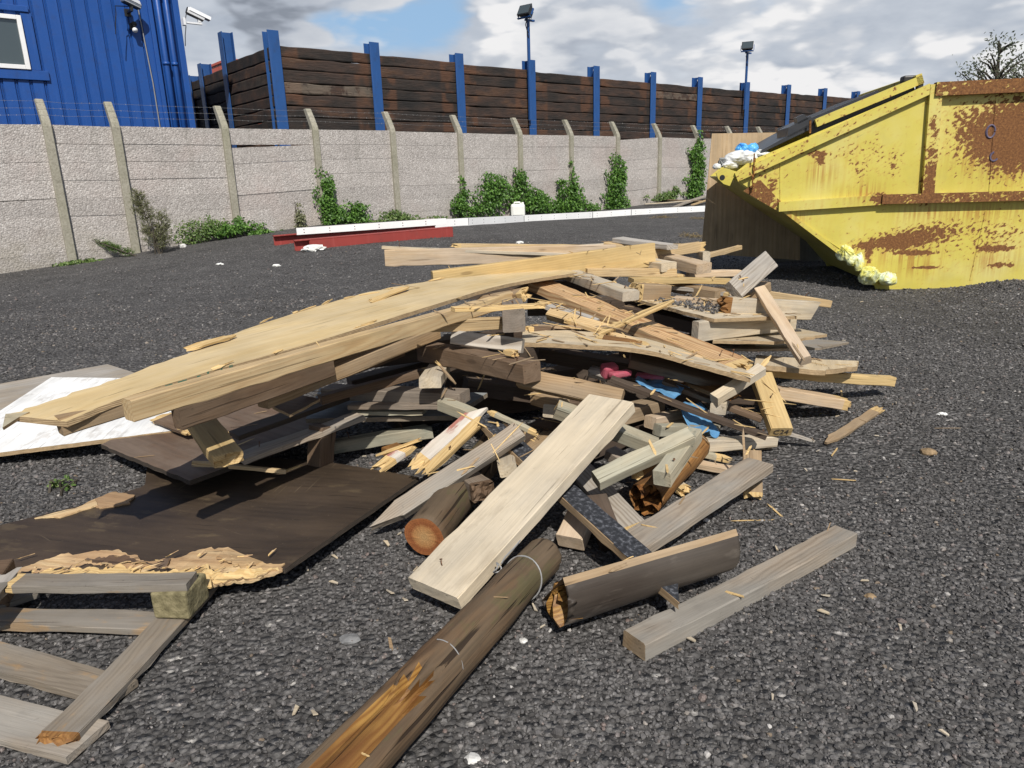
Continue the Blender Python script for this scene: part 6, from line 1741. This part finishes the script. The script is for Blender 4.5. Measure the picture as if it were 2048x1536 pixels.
# grass fringe along the wall
# straw and offcuts at the back
mb = MB(); rr = random.Random(8)
for (px, py, rx, ry, n) in ((1385, 474, 26, 6, 260), (1325, 436, 24, 3, 200), (1395, 438, 18, 3, 120)):
    c = gpt(px, py); k = c.y * .97 / FOC
    for i in range(n):
        x = c.x + rr.gauss(0, .5) * rx * k; y = c.y + rr.gauss(0, .5) * ry * k * 8
        leaf(mb, Vector((x, y, gz(x, y) + rr.uniform(.005, .04))), rv(rr) * Vector((1, 1, .2)), Vector((0, 0, 1)), rr.uniform(.03, .09), .012)
o = mb.build('straw', M['straw'], None); tag(o, 'pale sawdust and straw patches on the far gravel', None, None, 'stuff')
for (a, b, w, lab, mt) in (((1322, 397), (1400, 403), .12, 'brown plank lying at the foot of the wall near the ivy column', 'mid'), ((1290, 406), (1380, 402), .12, 'pale plank lying by the white channels near the sheet', 'pale'), ((1350, 412), (1412, 393), .2, 'grey board propped by the wall beside the plywood sheet', 'grey'), ((1385, 408), (1425, 398), .1, 'tan offcut beside the propped grey board', 'pine')):
    A = gpt(a[0], a[1] + 6); B = gpt(b[0], b[1] + 6); A.z += .06; B.z += .10
    timber('plank', lab, 'plank', A, B, w, .03, 0, mt, group='planks lying by the far end of the wall')

def tree(label, px, base_y, top, spread, n, seed, Y):
    rr = random.Random(seed); p = pt(px, 200, Y); b = Vector((p.x, p.y, .5)); tz = pt(px, top, Y).z
    r = empty('tree', b, label, 'tree', 'trees beyond the yard'); tk = MB(); lf = MB()
    H = tz - b.z
    tk.tube([b, b + Vector((.1, 0, H * .5)), b + Vector((0, 0, H * .92))], [.22, .14, .03], 8)
    for i in range(34):
        f = rr.uniform(.35, .95); s = b + Vector((0, 0, H * f)); an = rr.uniform(0, 6.28); L = spread * (1.15 - f) * rr.uniform(.6, 1.3) + .35
        e = s + Vector((math.cos(an) * L, math.sin(an) * L, L * rr.uniform(.5, 1.1)))
        if e.z > tz: e.z = tz - rr.uniform(0, .3)
        tk.tube([s, s.lerp(e, .5) + Vector((0, 0, .1)), e], [.05, .03, .01], 5)
        for c in range(5):
            q = s.lerp(e, rr.uniform(.45, 1.05)); 
            for j in range(n // 170):
                v = Vector((rr.gauss(0, .22), rr.gauss(0, .22), rr.gauss(0, .17)))
                leaf(lf, q + v, rv(rr) + Vector((0, 0, .4)), rv(rr), rr.uniform(.10, .17), rr.uniform(.04, .07))
    me = lf.mesh(); me.transform(Matrix.Translation(-b)); child(me, 'crown', M['tree'], r)
    me = tk.mesh(); me.transform(Matrix.Translation(-b)); child(me, 'trunk', M['bark'], r)
tree('thin leafed tree top showing above the skip at the right', 1985, 260, 82, 1.05, 1050, 3, 27)
tree('tree top cut by the right edge above the skip', 2060, 260, 112, .8, 1300, 5, 27)

# ================================================================== LIGHT, SKY, CAMERA
AZ, EL = math.radians(170), math.radians(47)       # azimuth measured from +Y clockwise
sdir = Vector((math.sin(AZ) * math.cos(EL), math.cos(AZ) * math.cos(EL), math.sin(EL)))
sl = bpy.data.lights.new('sun', 'SUN'); sl.energy = 5.0; sl.angle = math.radians(.5); sl.color = (1.0, .955, .88)
so = bpy.data.objects.new('sun', sl); COL.objects.link(so); so.rotation_euler = (-sdir).to_track_quat('-Z', 'Y').to_euler(); so.location = (2, -4, 8)
w = bpy.data.worlds.new('World'); scene.world = w; w.use_nodes = True
nt = w.node_tree; g = N(nt)
for n in list(nt.nodes): nt.nodes.remove(n)
out = nt.nodes.new('ShaderNodeOutputWorld'); bg = nt.nodes.new('ShaderNodeBackground'); bg.inputs[1].default_value = .1
sky = nt.nodes.new('ShaderNodeTexSky'); sky.sky_type = 'NISHITA'; sky.sun_disc = False; sky.sun_elevation = EL; sky.sun_rotation = AZ
sky.air_density = 1.0; sky.dust_density = 1.2; sky.ozone_density = 1.5
tc = nt.nodes.new('ShaderNodeTexCoord'); D = tc.outputs['Generated']
x, y, z = g.sep(D)
# one broken cumulus deck: bands get flatter towards the horizon
den = g.math('ADD', g.math('MAXIMUM', z, 0.0), .38)
cp = g.comb(g.math('DIVIDE', x, den), g.math('DIVIDE', y, den), g.math('MULTIPLY', z, 3.3))
cp = g.vmath('ADD', cp, (3.7, 1.3, .4))
SC = 2.9
def dens(vec):
    v = nt.nodes.new('ShaderNodeTexVoronoi'); v.feature = 'F1'; v.inputs['Scale'].default_value = 4.6; v.inputs['Detail'].default_value = 2; v.inputs['Roughness'].default_value = .5
    wv = g.vmath('ADD', vec, g.vmath('MULTIPLY', g.vmath('SUBTRACT', g.noise(vec, 3.5, 3, .6, 0, 1), (.5, .5, .5)), (.22, .22, .22)))
    g.put(v.inputs['Vector'], wv)
    return g.math('ADD', g.math('MULTIPLY', g.noise(vec, SC, 5, .5), .72), g.math('MULTIPLY', g.math('SUBTRACT', .62, v.outputs['Distance']), .27))
base = dens(cp)
def spot(px, py, r, amt, asp=1.0):
    d = ray(px, py).normalized(); v = g.vmath('SUBTRACT', D, tuple(d)); v = g.vmath('MULTIPLY', v, (1, 1, asp)); dd = g.vmath('LENGTH', v)
    e = g.math('EXPONENT', g.math('MULTIPLY', g.math('MULTIPLY', dd, dd), -1 / (r * r)))
    return g.math('MULTIPLY', e, amt)
def total(lst):
    t = None
    for s_ in lst:
        e = spot(*s_); t = e if t is None else g.math('ADD', t, e)
    return t
# the gaps of blue in the photographed sky
cov = total([(640, 48, .065, -.19, 2.4), (885, 38, .06, -.19, 2.0), (1530, 15, .03, -.10, 1.5), (740, 70, .05, -.10, 1.6), (1310, 14, .05, -.16, 1.2), (1400, 70, .05, -.10, 2), (1930, 8, .05, -.10, 2), (1160, 5, .03, -.06, 1),
             (470, 130, .13, .10, 1), (1150, 130, .14, .14, 1.2), (1640, 80, .16, .12, 1), (560, 0, .10, .12, 2), (1990, 60, .09, .12, 1), (1010, 40, .05, .08, 1)])
dn = g.math('ADD', g.math('ADD', base, cov), .185)
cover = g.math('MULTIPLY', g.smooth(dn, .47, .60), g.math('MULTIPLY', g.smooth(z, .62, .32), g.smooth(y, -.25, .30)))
b2 = dens(g.vmath('ADD', cp, (.01, .0, .07)))
b3 = dens(g.vmath('ADD', cp, (-.0, .03, .2)))
rel = g.math('ADD', g.math('MULTIPLY', g.math('SUBTRACT', base, b2), 1.0), g.math('MULTIPLY', g.math('SUBTRACT', base, b3), .8))
lit = g.smooth(rel, -.12, .15)
thick = g.smooth(dn, .56, .84)
bw = total([(1600, 70, .11, .34, 1.2), (1480, 120, .05, .22, 1), (1960, 40, .13, .36, 1), (1000, 60, .05, .30, 1), (860, 75, .05, .30, 2), (1650, 160, .05, .3, 2), (1760, 165, .05, .3, 2), (590, 110, .03, .10, 1)])
dk = total([(560, -14, .13, .40, 2.2), (430, 110, .12, .10, 1), (1150, 150, .13, .12, 1.6), (1620, 128, .10, .22, 3)])
lum = g.math('ADD', g.math('MULTIPLY', lit, .50), g.math('MULTIPLY', thick, -.20))
lum = g.math('SUBTRACT', g.math('ADD', g.math('ADD', lum, .36), bw), dk)
lum = g.math('ADD', lum, g.math('MULTIPLY', g.math('SUBTRACT', g.noise(cp, 9, 6, .62), .5), .35))
ccol = g.ramp(lum, [(.0, (2.6, 2.9, 3.45)), (.3, (4.3, 4.7, 5.4)), (.62, (6.0, 6.3, 6.8)), (1.0, (8.8, 8.75, 8.8))])
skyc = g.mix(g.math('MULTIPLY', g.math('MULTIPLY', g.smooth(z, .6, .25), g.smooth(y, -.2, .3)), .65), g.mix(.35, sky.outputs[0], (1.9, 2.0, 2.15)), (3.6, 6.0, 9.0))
vn = g.math('ADD', g.noise(g.vmath('MULTIPLY', cp, (.8, .8, 1.3)), 2.2, 5, .55), g.math('MULTIPLY', cov, 1.5))
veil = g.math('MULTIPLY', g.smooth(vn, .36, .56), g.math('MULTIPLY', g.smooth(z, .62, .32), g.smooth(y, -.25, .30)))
vcol = g.ramp(g.noise(cp, 3.2, 5, .6), [(.35, (4.2, 4.6, 5.3)), (.65, (6.4, 6.7, 7.2))])
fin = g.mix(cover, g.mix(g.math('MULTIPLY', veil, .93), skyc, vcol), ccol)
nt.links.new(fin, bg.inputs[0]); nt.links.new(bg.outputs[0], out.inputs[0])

cam = bpy.data.cameras.new('camera'); co = bpy.data.objects.new('camera', cam); COL.objects.link(co)
cam.sensor_width = 36; cam.lens = 36 * FOC / IW; cam.clip_start = .05; cam.clip_end = 2000
co.matrix_world = Matrix(((RC.x, UC.x, -F_.x, 0), (RC.y, UC.y, -F_.y, 0), (RC.z, UC.z, -F_.z, EYE), (0, 0, 0, 1)))
scene.camera = co
scene.view_settings.view_transform = 'Standard'; scene.view_settings.look = 'None'; scene.view_settings.exposure = 0; scene.view_settings.gamma = 1
scene.render.resolution_x = 1024; scene.render.resolution_y = 768
